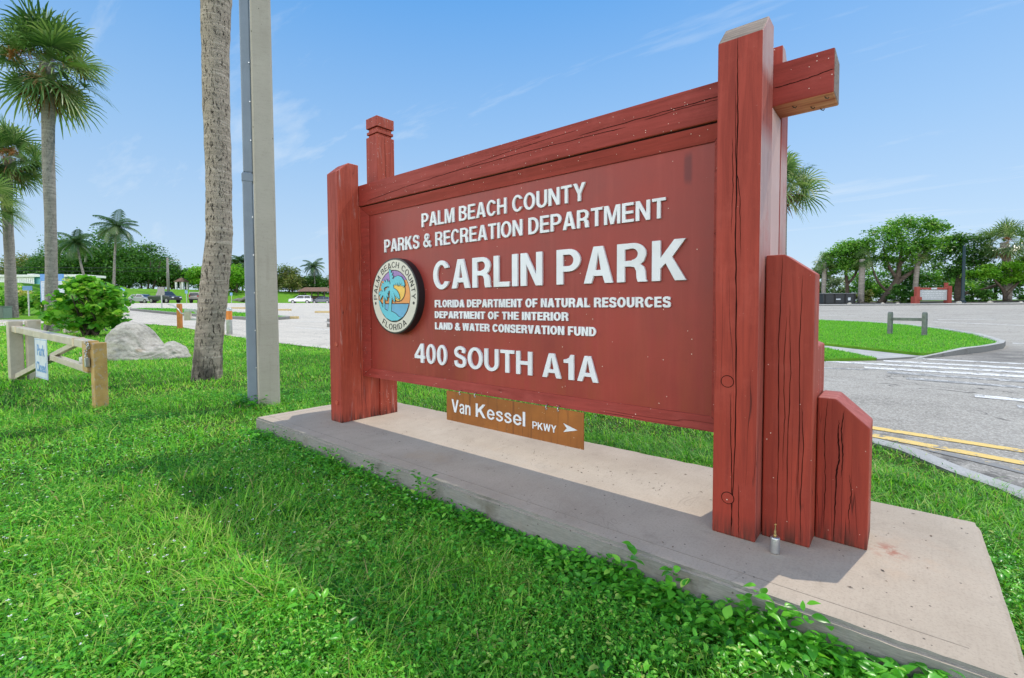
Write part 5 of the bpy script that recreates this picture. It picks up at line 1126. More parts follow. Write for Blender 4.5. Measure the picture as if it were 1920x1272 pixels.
# ------------------------------------------------------------------ near gate: runs along local x from the hinge posts
H = Vector((-7.35, -1.43, 0)); ang = math.atan2(.38, 3.9); gt = thing('park_gate', 'open metal swing gate with Park Closed board and yellow latch plate', 'gate', (H.x, H.y, G0), ang); Z = lambda z: z-G0
m = MB(); m.box(-.08, .08, -.08, .08, -.09, Z(.785)); m.build('hinge_post', M['alu'], gt, bevel=.01)
m = MB(); m.box(.05, .21, .10, .26, -.2, Z(.80)); m.build('hinge_post', M['alu'], gt, bevel=.01)
def bar(m, a, b, w, d, mi=0):
    """rectangular tube from a to b in the gate plane (x, z), w tall, d deep"""
    a, b = Vector(a), Vector(b); n = Vector((-(b-a).y, (b-a).x)).normalized()*w/2
    m.prism([tuple(a-n), tuple(b-n), tuple(b+n), tuple(a+n)], 'y', -d/2, d/2, mi)
m = MB(); bar(m, (-.02, Z(.665)), (3.60, Z(.573)), .092, .10); m.build('top_arm', M['alu'], gt, bevel=.008)
m = MB(); bar(m, (.02, Z(-.09)), (2.1, Z(.335)), .075, .07); m.build('brace', M['alu'], gt, bevel=.006)
m = MB(); bar(m, (2.05, Z(.34)), (3.60, Z(.283)), .075, .07); m.build('lower_arm', M['alu'], gt, bevel=.006)
m = MB(); bar(m, (2.08, Z(.36)), (3.1, Z(.56)), .06, .06); m.build('brace', M['alu'], gt, bevel=.006)
for s in (.30, 3.14):
    m = MB(); m.box(s, s+.07, -.052, .052, Z(.665-.025*s)-.05, Z(.665-.025*s)+.05); m.build('reflective_band', plain('cream_reflective_tape', (.62, .48, .34), .4), gt)
m = MB(); m.box(3.545, 3.698, -.062, .055, Z(.268), Z(.617)); m.build('latch_plate', M['yellow'], gt, bevel=.008)
m = MB(); m.box(3.70, 3.82, -.03, .09, -.15, Z(.60)); m.build('latch_post', M['yellow'], gt, bevel=.008)
m = MB(); m.cyl((3.30, 0, Z(.30)), .03, .11, 12, 'z'); m.tube([(3.30, 0, Z(.40)), (3.38, -.02, Z(.405)), (3.46, -.02, Z(.40))], .02, 10); m.build('latch_pin', M['galv'], gt, smooth=True)
m = MB()
for k in range(9):   # chain links hanging beside the latch plate
    cz = Z(.60)-k*.026; cxx = 3.715+.02*math.sin(k*1.3); P = []
    for j in range(11):
        a = 2*math.pi*j/10; u_, v_ = .012*math.cos(a), .02*math.sin(a); P.append((cxx+(u_ if k % 2 else 0), -.062+.012*math.sin(k*.9)+(0 if k % 2 else u_), cz+v_))
    m.tube(P, .0045, 6)
m.build('chain', M['steel'], gt, smooth=True)
pk = MB(); pk.box(3.705, 3.735, -.085, -.04, Z(.33), Z(.43)); pk.build('padlock', M['steel'], gt, bevel=.006)
sg = MB(); sg.box(1.46, 2.07, -.056, -.050, Z(.035), Z(.575)); so2 = sg.build('notice_board', M['signwhite'], gt, bevel=.004); so2['label'] = 'white board with blue words Park Closed'
def font_mesh(txt, size, name, mat, parent, loc, sx=1.0, off=.0, th=.002, rotz=0):
    c = bpy.data.curves.new('text', 'FONT'); c.body = txt; c.size = size; c.extrude = th/2; c.offset = off; c.align_x = 'CENTER'
    o = bpy.data.objects.new('text', c); COL.objects.link(o); me = bpy.data.meshes.new_from_object(o.evaluated_get(bpy.context.evaluated_depsgraph_get())); bpy.data.objects.remove(o); bpy.data.curves.remove(c)
    me.transform(Matrix.Rotation(rotz, 4, 'Z') @ Matrix.Rotation(R(90), 4, 'X') @ Matrix.Diagonal((sx, 1, 1, 1))); me.transform(Matrix.Translation(loc)); me.materials.clear(); me.materials.append(mat); me.name = name
    o = bpy.data.objects.new(name, me); COL.objects.link(o); o.parent = parent; return o
font_mesh('Park', .21, 'lettering', M['signblue'], so2, (1.765, -.0575, Z(.345)), 1.0, .003); font_mesh('Closed', .19, 'lettering', M['signblue'], so2, (1.765, -.0575, Z(.125)), .92, .003)
m = MB()
for a, b, c, d in ((1.475, 2.055, .048, .054), (1.475, 2.055, .556, .562), (1.475, 1.482, .054, .556), (2.048, 2.055, .054, .556)): m.box(a, b, -.0572, -.0562, Z(c), Z(d))
m.build('border_line', M['signblue'], so2)

# far gate across the drive: two post groups and a stub of leaf
o_g = thing('far_gate', 'half open metal gate beside an orange brown post on the drive edge', 'gate', (-19.3, 4.42, gf(-19.3, 4.4)), R(39))
m = MB(); m.box(-.28, .75, -.035, .035, .80, .89); m.box(-.20, .75, -.03, .03, .44, .52); bar(m, (.1, .84), (.62, .48), .07, .06); m.build('gate_arm', M['galv'], o_g, bevel=.008)
m = MB(); m.box(-.28, -.02, -.05, .05, .44, .79); m.build('latch_plate', M['alu'], o_g, bevel=.006)
m = MB(); m.tube([(-.95, 0, 1.10), (-.75, 0, 1.06), (-.55, 0, .9), (-.42, 0, .72), (-.28, 0, .70)], .022, 6); m.build('chain', M['steel'], o_g, smooth=True)
def post(name, label, cat, loc, w, h, mat, rz=.69, bev=.01):
    m = MB(); m.box(-w/2, w/2, -w/2, w/2, -.2, h-.02); m.box(-w/2+.012, w/2-.012, -w/2+.012, w/2-.012, h-.02, h); o = m.build(name, mat, bevel=bev); o.location = loc; o.rotation_euler = (0, 0, rz); return tag(o, label, cat)
post('wooden_post', 'orange brown square post left of the far gate arm', 'post', (-21.4, 4.58, gf(-21.4, 4.6)), .16, 1.09, M['ochre'])
post('yellow_post', 'narrow yellow brown post just left of the round bollard', 'post', (-16.08, 4.46, gf(-16, 4.5)), .11, 1.0, M['yellow'])
bo = thing('bollard', 'round grey bollard with orange reflective band at the drive edge', 'bollard', (-15.87, 4.63, gf(-15.9, 4.6)))
m = MB(); m.tube([(0, 0, -.2), (0, 0, .97), (0, 0, 1.0), (0, 0, 1.02)], [.1, .1, .09, .05], 20); m.build('tube', M['galv'], bo, smooth=True)
m = MB(); m.tube([(0, 0, .58), (0, 0, .90)], [.1025, .1025], 20, cap=False); m.build('reflective_band', M['orange'], bo, smooth=True)

# wheel stops / kerb ends in the lot
for i, (x, y, a) in enumerate(((-42, 18.4, .5), (-26.9, 11.6, .9), (-34.3, 18.6, .6), (-50, 17.6, .4))):
    m = MB(); m.prism([(-.12, -.05), (.12, -.05), (.12, .06), (.07, .13), (-.07, .13), (-.12, .06)], 'x', -.95, .95); o = m.build('wheel_stop', plain('yellowed_kerb_paint', (.55, .40, .17), .8, var=.25)); o.location = (x, y, gf(x, y)+.03); o.rotation_euler = (0, 0, a)
    tag(o, ('yellowed concrete wheel stop farther out right of the concrete pole', 'yellowed concrete wheel stop nearer and right of the concrete pole', 'yellowed wheel stop beside the left sign post', 'dark wheel stop seen left of the concrete pole')[i], 'wheel stop', 'wheel stops in the parking lot')

# ------------------------------------------------------------------ signs and boxes at left
ib = thing('information_board', 'tall white and blue information board behind the tall palm trunk', 'sign', (-32.6, 1.75, gf(-32.6, 1.75)), R(39.65)); gz_ = gf(-32.6, 1.75)
m = MB(); m.box(-.62, .62, -.04, .04, 1.27-gz_, 2.42-gz_); m.build('panel', M['signwhite'], ib, bevel=.01)
m = MB(); m.box(-.62, .62, -.045, .045, 2.42-gz_+.003, 2.80-gz_); m.build('header', plain('blue_header', (.12, .30, .62), .5), ib, bevel=.01)
m = MB()
for r_ in range(12):
    x = -.52
    while x < .45:
        w = rb.uniform(.06, .2); m.box(x, min(x+w, .52), -.0425, -.0405, 2.34-gz_-r_*.085-.022, 2.34-gz_-r_*.085); x += w+rb.uniform(.03, .06)
m.build('text_rows', M['signblue'], ib)
for x in (-.5, .5): m = MB(); m.box(x-.04, x+.04, .045, .125, -.2, 2.7-gz_); m.build('post', M['galv'], ib)
m = MB(); m.box(-.62, -.585, -.05, -.041, 1.28-gz_, 2.42-gz_); m.build('side_stripe', M['signblue'], ib)
sb = thing('small_blue_sign', 'small plain blue sign above the hedge at far left', 'sign', (-39.5, 1.35, gf(-39.5, 1.35)), R(39.65)); g2 = gf(-39.5, 1.35)
m = MB(); m.box(-.3, .3, -.015, .015, 2.06-g2, 2.34-g2); m.build('plate', M['signblue'], sb); m = MB(); m.box(-.03, .03, .016, .07, -.2, 2.3-g2); m.build('post', M['galv'], sb)
ub = thing('utility_cabinet', 'low green utility cabinet at the foot of the left palms', 'cabinet', (-36.6, .05, gf(-36.6, 0)), R(39.65))
m = MB(); m.box(-.33, .33, -.25, .25, -.1, .66); m.build('body', M['utilgreen'], ub, bevel=.02); m = MB(); m.box(-.36, .36, -.28, .28, .663, .71); m.build('lid', M['utilgreen'], ub, bevel=.012)

# ------------------------------------------------------------------ turquoise building on the dune
bd = thing('turquoise_building', 'low turquoise building with white flat roof edge at far left', 'building', (-107.6, 10.1, 3.05), R(39.65))
m = MB(); m.box(-14, .9, -.1, 3.4, -1, 3.0); m.box(2.6, 5.0, .6, 3.4, -1, 3.0); m.build('wall', M['teal_wall'], bd, bevel=.02)
m = MB(); m.box(-14.5, 5.6, -.9, 3.8, 3.0, 3.4); m.build('roof', M['whitewall'], bd, bevel=.03)
m = MB()
for k in range(26): m.box(-10.8+k*.31, -10.8+k*.31+.24, -.58, -.44, 1.1, 2.95)
m.box(-10.9, -2.8, -.5, -.42, 2.95, 3.03); m.box(-10.9, -2.8, -.5, -.42, 1.2, 1.3); m.build('slatted_screen', M['slat'], bd)
m = MB(); m.box(1.75, 2.2, -.3, .2, -1, 2.998); m.build('column', M['whitewall'], bd)
m = MB(); m.box(.95, 2.55, 2.8, 3.0, -1, 2.6); m.build('doorway', M['glass'], bd)
for x in (-6, -2.4): m = MB(); m.box(x, x+1.2, 1.5, 2.4, 3.402, 3.7); m.build('roof_vent', M['galv'], bd)
# wooden pole with lamp arm and wires
wp = thing('wooden_utility_pole', 'wooden utility pole with lamp arm and wires before the far trees', 'utility pole', (-103.5, 25.2, dune(-103.5, 25.2)-.2))
zt = 10.4-dune(-103.5, 25.2); m = MB(); m.tube([(0, 0, 0), (0, 0, zt)], [.26, .17], 10); m.build('pole', M['polewood'], wp, smooth=True)
m = MB(); m.tube([(0, 0, zt-.9), (.5, .42, zt-.55), (1.3, 1.1, zt-.45)], .05, 6); m.build('lamp_arm', M['galv'], wp, smooth=True)
m = MB(); m.box(-.3, .3, -.12, .12, -.08, .08, xf=Matrix.Translation((1.5, 1.26, zt-.47)) @ Matrix.Rotation(.7, 4, 'Z')); m.build('lamp_head', M['galv'], wp, bevel=.03)
for z_, dz_ in ((zt-1.9, .0), (zt-2.5, .0)):
    m = MB(); m.tube([(0, 0, z_)]+[(-2.6*k, -6.5*k+.0, z_-1.1*math.sin(math.pi*k/8)*.6) for k in range(1, 9)], .035, 5); m.build('wire', M['wire'], wp)

# pavilion and shelter
pv = thing('beach_pavilion', 'tiny beach pavilion with hipped brown roof and white posts', 'pavilion', (-111.4, 29.6, dune(-111, 29.6)-.1), R(39))
m = MB(); e = [(-1.05, -1.05, 1.75), (1.05, -1.05, 1.75), (1.05, 1.05, 1.75), (-1.05, 1.05, 1.75)]; m.add(e+[(-.3, 0, 2.6), (.3, 0, 2.6)], [(0, 1, 5, 4), (1, 2, 5), (2, 3, 4, 5), (3, 0, 4), (3, 2, 1, 0)]); m.build('roof', M['roofbrown'], pv)
for sx in (-1, 1):
    for sy in (-1, 1): m = MB(); m.box(sx*.68-.17, sx*.68+.17, sy*.68-.17, sy*.68+.17, -.3, 1.74); m.build('post', M['whitewall'], pv)
sh = thing('picnic_shelter', 'long open picnic shelter with low brown roof on the dune', 'shelter', (-100.8, 52.6, dune(-100.8, 52.6)), R(39))
m = MB(); m.add([(-3.4, -2, 1.75), (3.4, -2, 1.75), (3.4, 2, 1.75), (-3.4, 2, 1.75), (-2.4, 0, 2.75), (2.9, 0, 2.75)], [(0, 1, 5, 4), (1, 2, 5), (2, 3, 4, 5), (3, 0, 4), (3, 2, 1, 0)]); m.build('roof', M['roofbrown'], sh)
for k in range(5):
    for y in (-1.6, 1.6): m = MB(); x = -2.9+k*1.45; m.box(x-.09, x+.09, y-.09, y+.09, -.3, 1.745); m.build('post', M['darkwood'], sh)
m = MB(); m.box(-2.4, 2.2, -.5, .5, .7, .78); m.box(-2.3, 2.1, -.1, .1, -.2, .69); m.build('picnic_table', M['darkwood'], sh)
# driftwood
dw = MB(); q = random.Random(4)
for k in range(7):
    x = k*.75-2.4; dw.tube([(x-1.3, q.uniform(-.5, .5), q.uniform(0, .25)), (x, q.uniform(-.4, .4), q.uniform(.35, .8)), (x+1.2, q.uniform(-.5, .5), q.uniform(.1, .9))], [.26, .33, .16], 8)
o = dw.build('driftwood_pile', M['polewood'], smooth=True); o.location = (-97, 37.2, dune(-97, 37.2)+.35); o.rotation_euler = (0, 0, R(39)); tag(o, 'grey fallen logs piled on the grass bank left of the concrete pole', 'logs')

# little signs in the lot
def small_sign(name, label, loc, w, h, zb, mat, pole=M['galv']):
    s = thing(name, label, 'sign', loc, R(39.65)); m = MB(); m.box(-w/2, w/2, -.012, .012, zb, zb+h); m.build('plate', mat, s, bevel=.004); m = MB(); m.box(-.04, .04, .013, .07, -.2, zb+h-.05); m.build('post', pole, s); return s
small_sign('traffic_sign', 'back of a grey traffic sign on a thin post in the grass median', (-47.0, 10.2, gf(-47, 10.2)+.12), .62, .72, 1.25, plain('grey_sign_back', (.33, .31, .30), .5, .3))
HB = plain('pale_blue_plate', (.22, .42, .62), .5)
small_sign('parking_sign', 'small blue parking sign at the lot edge between dark pickup and tan vehicle', (-91.2, 24.6, gf(-91.2, 24.6)), .45, .55, 1.7, HB)
small_sign('parking_sign', 'small blue parking sign right of the near palm trunk', (-93.4, 32.4, gf(-93.4, 32.4)), .45, .55, 1.5, HB)
small_sign('parking_sign', 'small blue parking sign at the right edge of the sea grape bush', (-82.5, 14.4, gf(-82.5, 14.4)), .6, .6, 1.7, HB)

# ------------------------------------------------------------------ vehicles: profile swept across, wheels, glass, lamps
def vehicle(kind, label, loc, rz, paint):
    t = thing('parked_car', label, 'car' if kind not in ('pickup',) else 'pickup', loc, rz, 'vehicles parked along the grass bank')
    P = dict(hatch=([(-2.1, .32), (-2.15, .75), (-1.95, .98), (-1.2, 1.02), (1.0, .98), (1.95, .80), (2.12, .62), (2.1, .32)], [(-1.85, .98), (-1.45, 1.42), (-.3, 1.50), (.35, 1.44), (1.15, .97)], .88, .66),
             suv=([(-2.25, .42), (-2.3, .95), (-2.2, 1.1), (1.1, 1.1), (2.1, .98), (2.25, .8), (2.25, .42)], [(-2.15, 1.09), (-1.95, 1.68), (-1.5, 1.74), (.3, 1.72), (1.15, 1.09)], .92, .74),
             pickup=([(-2.75, .5), (-2.8, 1.02), (-2.75, 1.18), (-.95, 1.18), (1.25, 1.18), (2.4, 1.12), (2.62, .95), (2.6, .5)], [(-.9, 1.17), (-.75, 1.80), (-.4, 1.88), (.55, 1.86), (1.3, 1.17)], .97, .78),
             jeep=([(-1.95, .55), (-1.98, 1.18), (1.0, 1.18), (1.9, 1.14), (2.0, 1.0), (2.0, .55)], [(-1.92, 1.17), (-1.88, 1.84), (-1.6, 1.88), (.55, 1.86), (.85, 1.17)], .9, .80))[kind]
    body, cab, hw, hc = P; mid = [(x, z) for x, z in body]; m = MB(); n = len(body)
    secs = [(-hw, .93), (-hw*.86, 1.0), (hw*.86, 1.0), (hw, .93)]   # rounded flanks
    V = [(x*s if abs(x) > 1.5 else x, y, .3+(z-.3)*(s*.5+.5)) for y, s in secs for x, z in body]; F = [tuple(range(n))[::-1], tuple(range(3*n, 4*n))]
    for k in range(3): F += [(k*n+i, k*n+(i+1) % n, (k+1)*n+(i+1) % n, (k+1)*n+i) for i in range(n)]
    m.add(V, F); m.build('body', paint, t, bevel=.05, seg=3)
    zb = cab[0][1]; zt_ = max(z for x, z in cab); k = len(cab); wy = lambda z: hw*.93+(hc*.93-hw*.93)*(z-zb)/(zt_-zb)
    m = MB(); V = [(x, -wy(z), z) for x, z in cab]+[(x, wy(z), z) for x, z in cab]
    m.add(V, [tuple(range(k))[::-1], tuple(range(k, 2*k))]+[(i, (i+1) % k, k+(i+1) % k, k+i) for i in range(k)]); m.build('cabin', paint, t, bevel=.04, seg=2)
    # glass: side strips, windscreen and rear window, each 12 mm proud
    x0, x1 = cab[1][0]+.05, cab[-2][0]+.02; za, zb2 = zb+.05, zt_-.12
    for s in (-1, 1):
        m = MB(); ya, yb = s*(wy(za)+.012), s*(wy(zb2)+.012); xm = (x0+x1)/2
        for a, b in ((x0, xm-.05), (xm+.05, x1)): m.add([(a-(.1 if a == x0 else 0), ya, za), (b+(.45 if b == x1 else 0), ya, za), (b, yb, zb2), (a, yb, zb2)], [(0, 1, 2, 3)])
        m.build('side_window', M['glass'], t, fixn=False)
    def quad(a, b, f0_, f1_, name):
        (xa, zA), (xb, zB) = a, b; d = Vector((zA-zB, xb-xa)).normalized()*.013; d = d if d.y > 0 else -d; m = MB(); pts = []
        for f_, s in ((f0_, -1), (f0_, 1), (f1_, 1), (f1_, -1)): x, z = xa+(xb-xa)*f_, zA+(zB-zA)*f_; pts.append((x+d.x, s*(wy(z)-.09), z+d.y))
        m.add(pts, [(0, 1, 2, 3)]); m.build(name, M['glass'], t, fixn=False)
    quad(cab[-1], cab[-2], .1, .9, 'windscreen'); quad(cab[0], cab[1], .15, .85, 'rear_window')
    wr = dict(hatch=.33, suv=.37, pickup=.42, jeep=.42)[kind]; ax = dict(hatch=(-1.3, 1.3), suv=(-1.38, 1.4), pickup=(-1.75, 1.7), jeep=(-1.2, 1.25))[kind]
    for a in ax:
        for s in (-1, 1):
            m = MB(); y0_ = s*(hw-.20); m.tube([(a, y0_, wr), (a, y0_+s*.02, wr), (a, y0_+s*.20, wr), (a, y0_+s*.225, wr)], [wr*.9, wr, wr, wr*.9], 22); w_ = m.build('wheel', M['tyre'], t)
            m = MB(); m.cyl((a, y0_+s*.226, wr), wr*.6, s*.008, 16, 'y'); m.build('rim', M['rim'], w_)
    fx, rx = body[-2][0], body[1][0]; zl = body[-2][1]-.03
    for s in (-1, 1):
        m = MB(); m.box(fx-.1, fx+.015, s*hw*.62-.17, s*hw*.62+.17, zl-.1, zl+.05); m.build('headlight', M['headlight'], t, bevel=.02)
        m = MB(); m.box(rx-.015, rx+.1, s*hw*.72-.1, s*hw*.72+.1, body[1][1]-.12, body[1][1]+.12); m.build('tail_light', M['taillight'], t, bevel=.02)
        m = MB(); m.box(.75, .95, s*(hw*.98)-.03+s*.07, s*(hw*.98)+.03+s*.07, zb-.02, zb+.13); m.build('mirror', paint, t, bevel=.02)
    m = MB(); m.box(fx+.005, fx+.025, -hw*.38, hw*.38, zl-.18, zl+.03); m.build('grille', M['tyre'], t)
    m = MB(); m.box(fx-.12, fx+.04, -hw*.9, hw*.9, body[0][1]+.02, body[0][1]+.18); m.box(rx-.05, rx+.1, -hw*.9, hw*.9, body[0][1]+.02, body[0][1]+.2); m.build('bumper', M['tyre'] if kind in ('pickup', 'jeep') else paint, t, bevel=.03)
    if kind == 'pickup': m = MB(); m.box(-2.68, -1.0, -.8, .8, 1.183, 1.2); m.build('bed_cover', M['tyre'], t)
    return t
def at_lot(x, y): return (x, y, gf(x, y)+.012)
VIEW = R(-14)   # heading from the lot's far row toward the sign
vehicle('hatch', 'silver hatchback parked left of the dark pickup', at_lot(-90.6, 18.5), VIEW+R(42), M['car_silver'])
vehicle('pickup', 'black pickup parked nose out between the silver hatchback and tan vehicle', at_lot(-86.5, 20.4), VIEW+R(34), M['car_dark'])
vehicle('jeep', 'tan boxy off-road vehicle half hidden by the near palm trunk', at_lot(-88.7, 25.9), VIEW+R(150), M['car_tan'])
vehicle('suv', 'white sport utility vehicle parked right of the concrete pole', at_lot(-94.6, 46.2), VIEW+R(-112), M['car_white'])
vehicle('hatch', 'dark grey car parked beside the left sign post', at_lot(-93.4, 50.2), VIEW+R(-115), M['car_grey'])

# ------------------------------------------------------------------ right side: rail posts, far sign, trees
gr = thing('guard_rail', 'weathered grey green wooden rail between two round topped posts on the island', 'rail', (3.45, 17.05, gf(3.45, 17.05)+.1), R(-17))
for s in (-1, 1):
    m = MB(); m.prism([(-.085, -.3), (.085, -.3), (.085, .62)]+arc(0, .62, .085, .085, 15, 165, 8)+[(-.085, .62)], 'x', -.05+s*.43, .05+s*.43); m.build('post', M['greywood'], gr, bevel=.008)
m = MB(); m.box(-.379, .379, -.03, .03, .43, .52); m.build('rail', M['greywood'], gr, bevel=.008)
m = MB(); m.cyl((.483, 0, .475), .02, .012, 10, 'x'); m.build('bolt', M['darkwood'], gr)

far_y = 62.8
rs = thing('message_sign', 'distant red framed message sign with grey board across the highway', 'sign', (5.75, far_y+2.2, gf(5.75, far_y+2)), R(36)); k = 1.0
for x, h in ((-1.62, 1.78), (1.58, 1.86)):
    m = MB(); m.box(x-.17, x+.17, -.2, .2, -.3, h); m.build('post', M['redbrown'], rs, bevel=.02)
m = MB(); m.box(1.42, 1.68, .205, .45, -.3, 2.1); m.box(1.40, 1.70, .19, .47, 2.1, 2.2); m.build('tall_post', M['redbrown'], rs, bevel=.02)
m = MB(); m.box(-1.448, 1.408, -.08, .1, 1.48, 1.68); m.build('top_beam', M['redbrown'], rs, bevel=.02)
m = MB(); m.box(-1.40, 1.36, -.06, .06, .35, 1.44); m.build('board', M['greyboard'], rs)
m = MB(); m.box(-.25, .3, -.1, -.082, 1.5, 1.66); m.build('nameplate', M['signwhite'], rs)
m = MB()
for r_ in range(4):
    x = -1.15
    while x < 1.0:
        w = rb.uniform(.08, .3); m.box(x, x+w, -.064, -.0605, 1.22-r_*.22, 1.29-r_*.22); x += w+.08
m.build('text_rows', plain('pale_grey_rows', (.62, .64, .66), .5), rs)
m = MB(); m.box(-1.78, -1.30, -.27, -.21, .35, .7); m.box(-2.02, -1.795, -.3, .3, -.3, .75); m.build('low_block', M['redbrown'], rs, bevel=.02)
lp = thing('street_pole', 'slim dark green street pole right of the distant red sign', 'pole', (8.05, 65.1, gf(8, 65)))
m = MB(); m.tube([(0, 0, -.2), (0, 0, .5), (0, 0, .55), (0, 0, 5.9), (0, 0, 5.95)], [.2, .19, .15, .12, .05], 12); m.build('shaft', M['lampgreen'], lp, smooth=True)
m = MB(); m.tube([(0, 0, -.1), (0, 0, .12), (0, 0, .3)], [.32, .3, .2], 12); m.build('base', M['lampgreen'], lp, smooth=True)
dp = thing('dumpster', 'long dark dumpster enclosure under the trees just right of the sign blocks', 'dumpster', (-2.6, 65.4, gf(-2.6, 65.4)), R(38))
m = MB(); m.box(-2.2, 1.5, -.8, .8, .05, 1.15); m.build('body', M['dumpster'], dp, bevel=.03); m = MB(); m.box(-2.3, 1.6, -.9, .9, 1.16, 1.24); m.build('lid', plain('grey_lid', (.2, .21, .22), .6), dp, bevel=.02)
for x in (-2.0, -.9, .3, 1.35): m = MB(); m.box(x-.07, x+.07, -.86, -.805, 0, 1.14); m.build('rib', M['tyre'], dp)
m = MB(); m.box(-.75, -.25, -.82, -.803, .45, .6); m.box(.6, .9, -.82, -.803, .4, .72); m.build('sticker', M['signwhite'], dp)
q = random.Random(9)
for i, x in enumerate((-1.0, 1.7, 2.9, 7.4, 9.6, 11.6)):
    bm = bmesh.new(); bmesh.ops.create_icosphere(bm, subdivisions=2, radius=1); s = q.uniform(.12, .22)
    for v in bm.verts: v.co = Vector((v.co.x*s*1.25, v.co.y*s, v.co.z*s))*(1+.25*mnoise.noise(v.co*1.6+Vector((i, 0, 0))))
    me = bpy.data.meshes.new('edge_stone'); bm.to_mesh(me); bm.free(); me.materials.append(M['rock']); o = bpy.data.objects.new('edge_stone', me); COL.objects.link(o)
    yy = 58.6+x*.166+q.uniform(-.3, .8); o.location = (x, yy, gf(x, yy)+.13); tag(o, 'one of the pale stones set along the far highway kerb', 'stone', 'pale stones along the far kerb')

def rtree(name, label, x, y, blobs, n, mt, trunks, seed, size=.30, group=None, **kw): return tree(name, label, (x, y, gf(x, y)), blobs, n, size, M[mt], trunks, 200+seed, group=group, **kw)
GRP = 'trees across the highway'
a_ = (r0.x, r0.y)   # picture-right in plan at the trees
def rr_(bl): return [(x*r0.x-y*r0.y*1.0, x*r0.y+y*r0.x, z, a, b, c) for x, y, z, a, b, c in bl]
def rp_(pts): return [(x*r0.x-y*r0.y, x*r0.y+y*r0.x, z) for x, y, z in pts]
rtree('spreading_tree', 'largest spreading tree across the highway with forked dark leaning trunk', 1.3, 69.5,
      rr_([(.2, 0, 7.6, 1.8, 1.6, 1.4), (2.6, .5, 8.6, 1.9, 1.7, 1.4), (4.6, .3, 8.9, 1.9, 1.6, 1.2), (6.6, .6, 8.4, 1.5, 1.3, 1.0), (1.4, -.8, 5.6, 1.8, 1.5, 1.4), (3.8, -.6, 6.3, 1.9, 1.6, 1.4), (5.6, -.3, 6.6, 1.5, 1.4, 1.2), (-1.9, .3, 6.6, 1.3, 1.2, 1.0), (2.8, .8, 4.6, 1.7, 1.2, 1.0), (5.4, .4, 4.5, 1.5, 1.2, 1.2), (.2, .6, 4.7, 1.3, 1.1, .9), (8.2, .7, 7.4, 1.0, .9, .7)]), 12500, 'oakleaf',
      [(rp_([(-.3, 0, -.3), (.7, 0, 1.0), (1.8, 0, 2.8), (2.2, .1, 5.0), (2.6, .3, 7.6)]), [.42, .38, .3, .2, .08]), (rp_([(1.1, 0, 1.6), (2.6, 0, 3.0), (4.4, .2, 4.2), (5.6, .3, 6.4)]), [.3, .25, .17, .06]), (rp_([(1.8, 0, 2.8), (.8, .1, 4.6), (.2, .2, 6.8)]), [.2, .16, .06]), (rp_([(2.1, 0, 4.5), (3.6, .2, 6.2), (4.7, .3, 8.2)]), [.18, .12, .05]), (rp_([(.9, 0, 1.2), (-.4, .1, 2.6), (-1.5, .2, 5.6)]), [.17, .13, .05]), (rp_([(4.4, .2, 4.2), (5.0, .2, 5.2), (6.4, .4, 7), (8, .6, 7.4)]), [.11, .08, .03])], 1, .30, GRP, clus=.30, per=42)
rtree('spreading_tree', 'medium green tree left of the largest spreading tree across the highway', -2.2, 69,
      rr_([(0, 0, 6.3, 1.4, 1.3, 1.1), (1.5, .2, 6.7, 1.3, 1.2, 1.0), (-1.4, .2, 5.3, 1.2, 1.1, .9), (.6, -.5, 4.7, 1.5, 1.2, 1.0), (-1.1, -.3, 4.0, 1.1, 1, .8), (1.9, -.2, 4.6, 1.1, 1, .9)]), 8000, 'oakleaf', [(rp_([(.3, 0, -.3), (.2, 0, 2.2), (0, 0, 4.2), (.4, .1, 6)]), [.25, .2, .15, .06]), (rp_([(.2, 0, 2.2), (1.3, 0, 3.8), (1.6, .2, 6)]), [.15, .12, .05])], 2, .30, GRP, clus=.36, per=45)
rtree('spreading_tree', 'dense dark tree behind the slim dark street pole', 8.9, 76, rr_([(0, 0, 6.4, 2.0, 1.8, 1.5), (-1.4, .2, 5.4, 1.5, 1.5, 1.4), (1.6, 0, 4.9, 1.8, 1.6, 1.3), (0, -.4, 3.9, 1.9, 1.6, 1.2), (-1.2, -.2, 3.0, 1.6, 1.4, .9)]), 6500, 'darkleaf', [(rp_([(-.6, 0, -.3), (-.7, 0, 2), (-.4, 0, 5)]), [.4, .34, .12]), (rp_([(-.6, 0, .8), (2, -.2, 1.3), (4.2, -.3, 2.2), (5.6, -.3, 3.2)]), [.22, .2, .15, .08])], 3, .32, GRP, clus=.34)
rtree('spreading_tree', 'low bright green spreading tree in front of the right sabal palm', 11.6, 72.5, rr_([(0, 0, 3.4, 2.2, 1.3, .8), (2.4, .3, 3.2, 2.0, 1.3, .9), (-1.9, .2, 2.9, 1.5, 1.2, .6), (3.9, .2, 4.2, 1.4, 1.2, .9), (1.2, -.4, 2.2, 1.6, .9, .5)]), 6500, 'brightleaf', [(rp_([(.6, 0, -.2), (.3, 0, 1.2), (-.8, 0, 2.4)]), [.22, .18, .07]), (rp_([(.5, 0, .6), (1.6, 0, 1.8), (3.2, .1, 3)]), [.18, .14, .05])], 4, .27, GRP, clus=.34)
rtree('spreading_tree', 'tree far right behind the bright spreading tree', 15.5, 79, rr_([(0, 0, 4.4, 2.4, 2, 1.6), (2.2, .2, 3.6, 2, 2, 1.5), (-1.8, 0, 3.2, 1.8, 1.6, 1.3)]), 4500, 'oakleaf', [(rp_([(0, 0, -.3), (0, 0, 4)]), [.3, .12])], 5, .34, GRP)
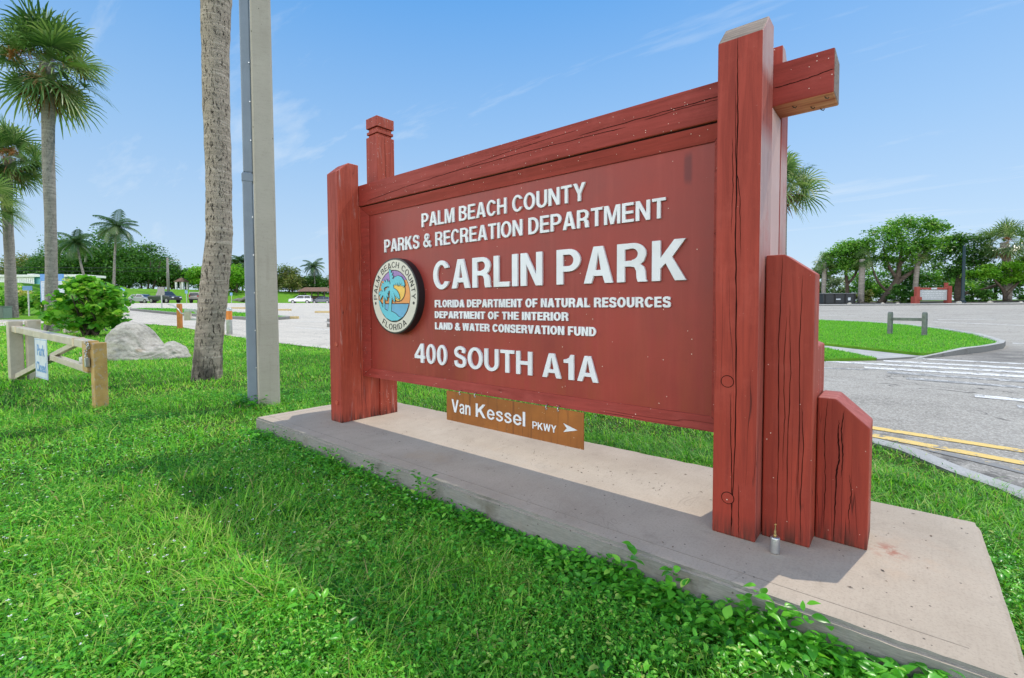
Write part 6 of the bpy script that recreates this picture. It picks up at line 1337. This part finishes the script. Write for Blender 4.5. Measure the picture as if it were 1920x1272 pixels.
for i, (x, y, w, h, mt, lab) in enumerate(((-5.5, 78, 7, 6.6, 'greyleaf', 'grey green background tree just right of the sign post, farthest left across the highway'), (-1.4, 82, 8, 5.0, 'oakleaf', 'background tree behind the dumpster'), (3.4, 84, 9, 5.4, 'darkleaf', 'background tree in the shade behind the forked trunk'), (7.0, 86, 9, 5.6, 'oakleaf', 'background tree behind the distant red sign'), (13, 90, 10, 5.4, 'darkleaf', 'background tree behind the right sabal palm'), (19, 88, 10, 5.6, 'oakleaf', 'background tree at the right photo edge'), (-9, 86, 9, 6.2, 'oakleaf', 'background tree mostly hidden behind the red sign'))):
    rtree('background_tree', lab, x, y, dome(w, w*.8, .2, h, 11, 30+i), 4200, mt, [([(0, 0, -.3), (.1, 0, h*.6)], [.25, .1])], 20+i, .36, 'background trees across the highway')
for i, (x, y, w, h, lab) in enumerate(((3.4, 68.6, 3.0, 2.4, 'dark saw palmetto clump left of the distant red sign'), (-.6, 70.5, 2.4, 1.8, 'shrub between the sabal trunks across the highway'), (9.8, 71.5, 3.2, 1.5, 'low shrub right of the slim dark street pole'), (14.2, 71, 3.2, 1.4, 'low shrub below the right sabal palm'))):
    rtree('shrub', lab, x, y, dome(w, w*.7, 0, h, 6, 50+i), 1600, 'darkleaf' if i != 1 else 'olive', None, 40+i, .3, 'shrubs across the highway', cat='shrub')
SB = [((-.55, 67.5), 5.2, .30, 'thick sabal palm trunk left of the forked trunk, its crown lost in the leaves', 'small', 71), ((4.4, 71.5), 5.8, .26, 'leaning sabal palm trunk just left of the distant red sign', 'small', 72), ((-4.3, 67.5), 5.0, .24, 'shaggy sabal palm above the dumpster', 'mid', 73), ((12.35, 74.5), 6.6, .36, 'big sabal palm with drooping grey crown at far right', 'big', 74), ((15.6, 75.5), 5.6, .34, 'sabal palm crown cut by the right photo edge', 'big', 75)]
for (x, y), h, r, lab, kd, sd in SB:
    ln = -.55 if sd == 74 else .25 if sd == 72 else .1
    sabal((x, y, gf(x, y)), [(0, 0, -.2), (0.02, 0, h*.4), (ln*r0.x, ln*r0.y, h)], [r*1.15, r, r*1.1], lab, M['bark2'], seed=sd, ncrown=dict(small=22, mid=26, big=40)[kd], rp=dict(small=.7, mid=.8, big=1.5)[kd], rf=dict(small=.8, mid=.9, big=1.6)[kd], group='sabal palms across the highway', n=10, dead=6 if kd != 'small' else 3, nst=2 if kd == 'big' else 0, sub=4, segs=18)
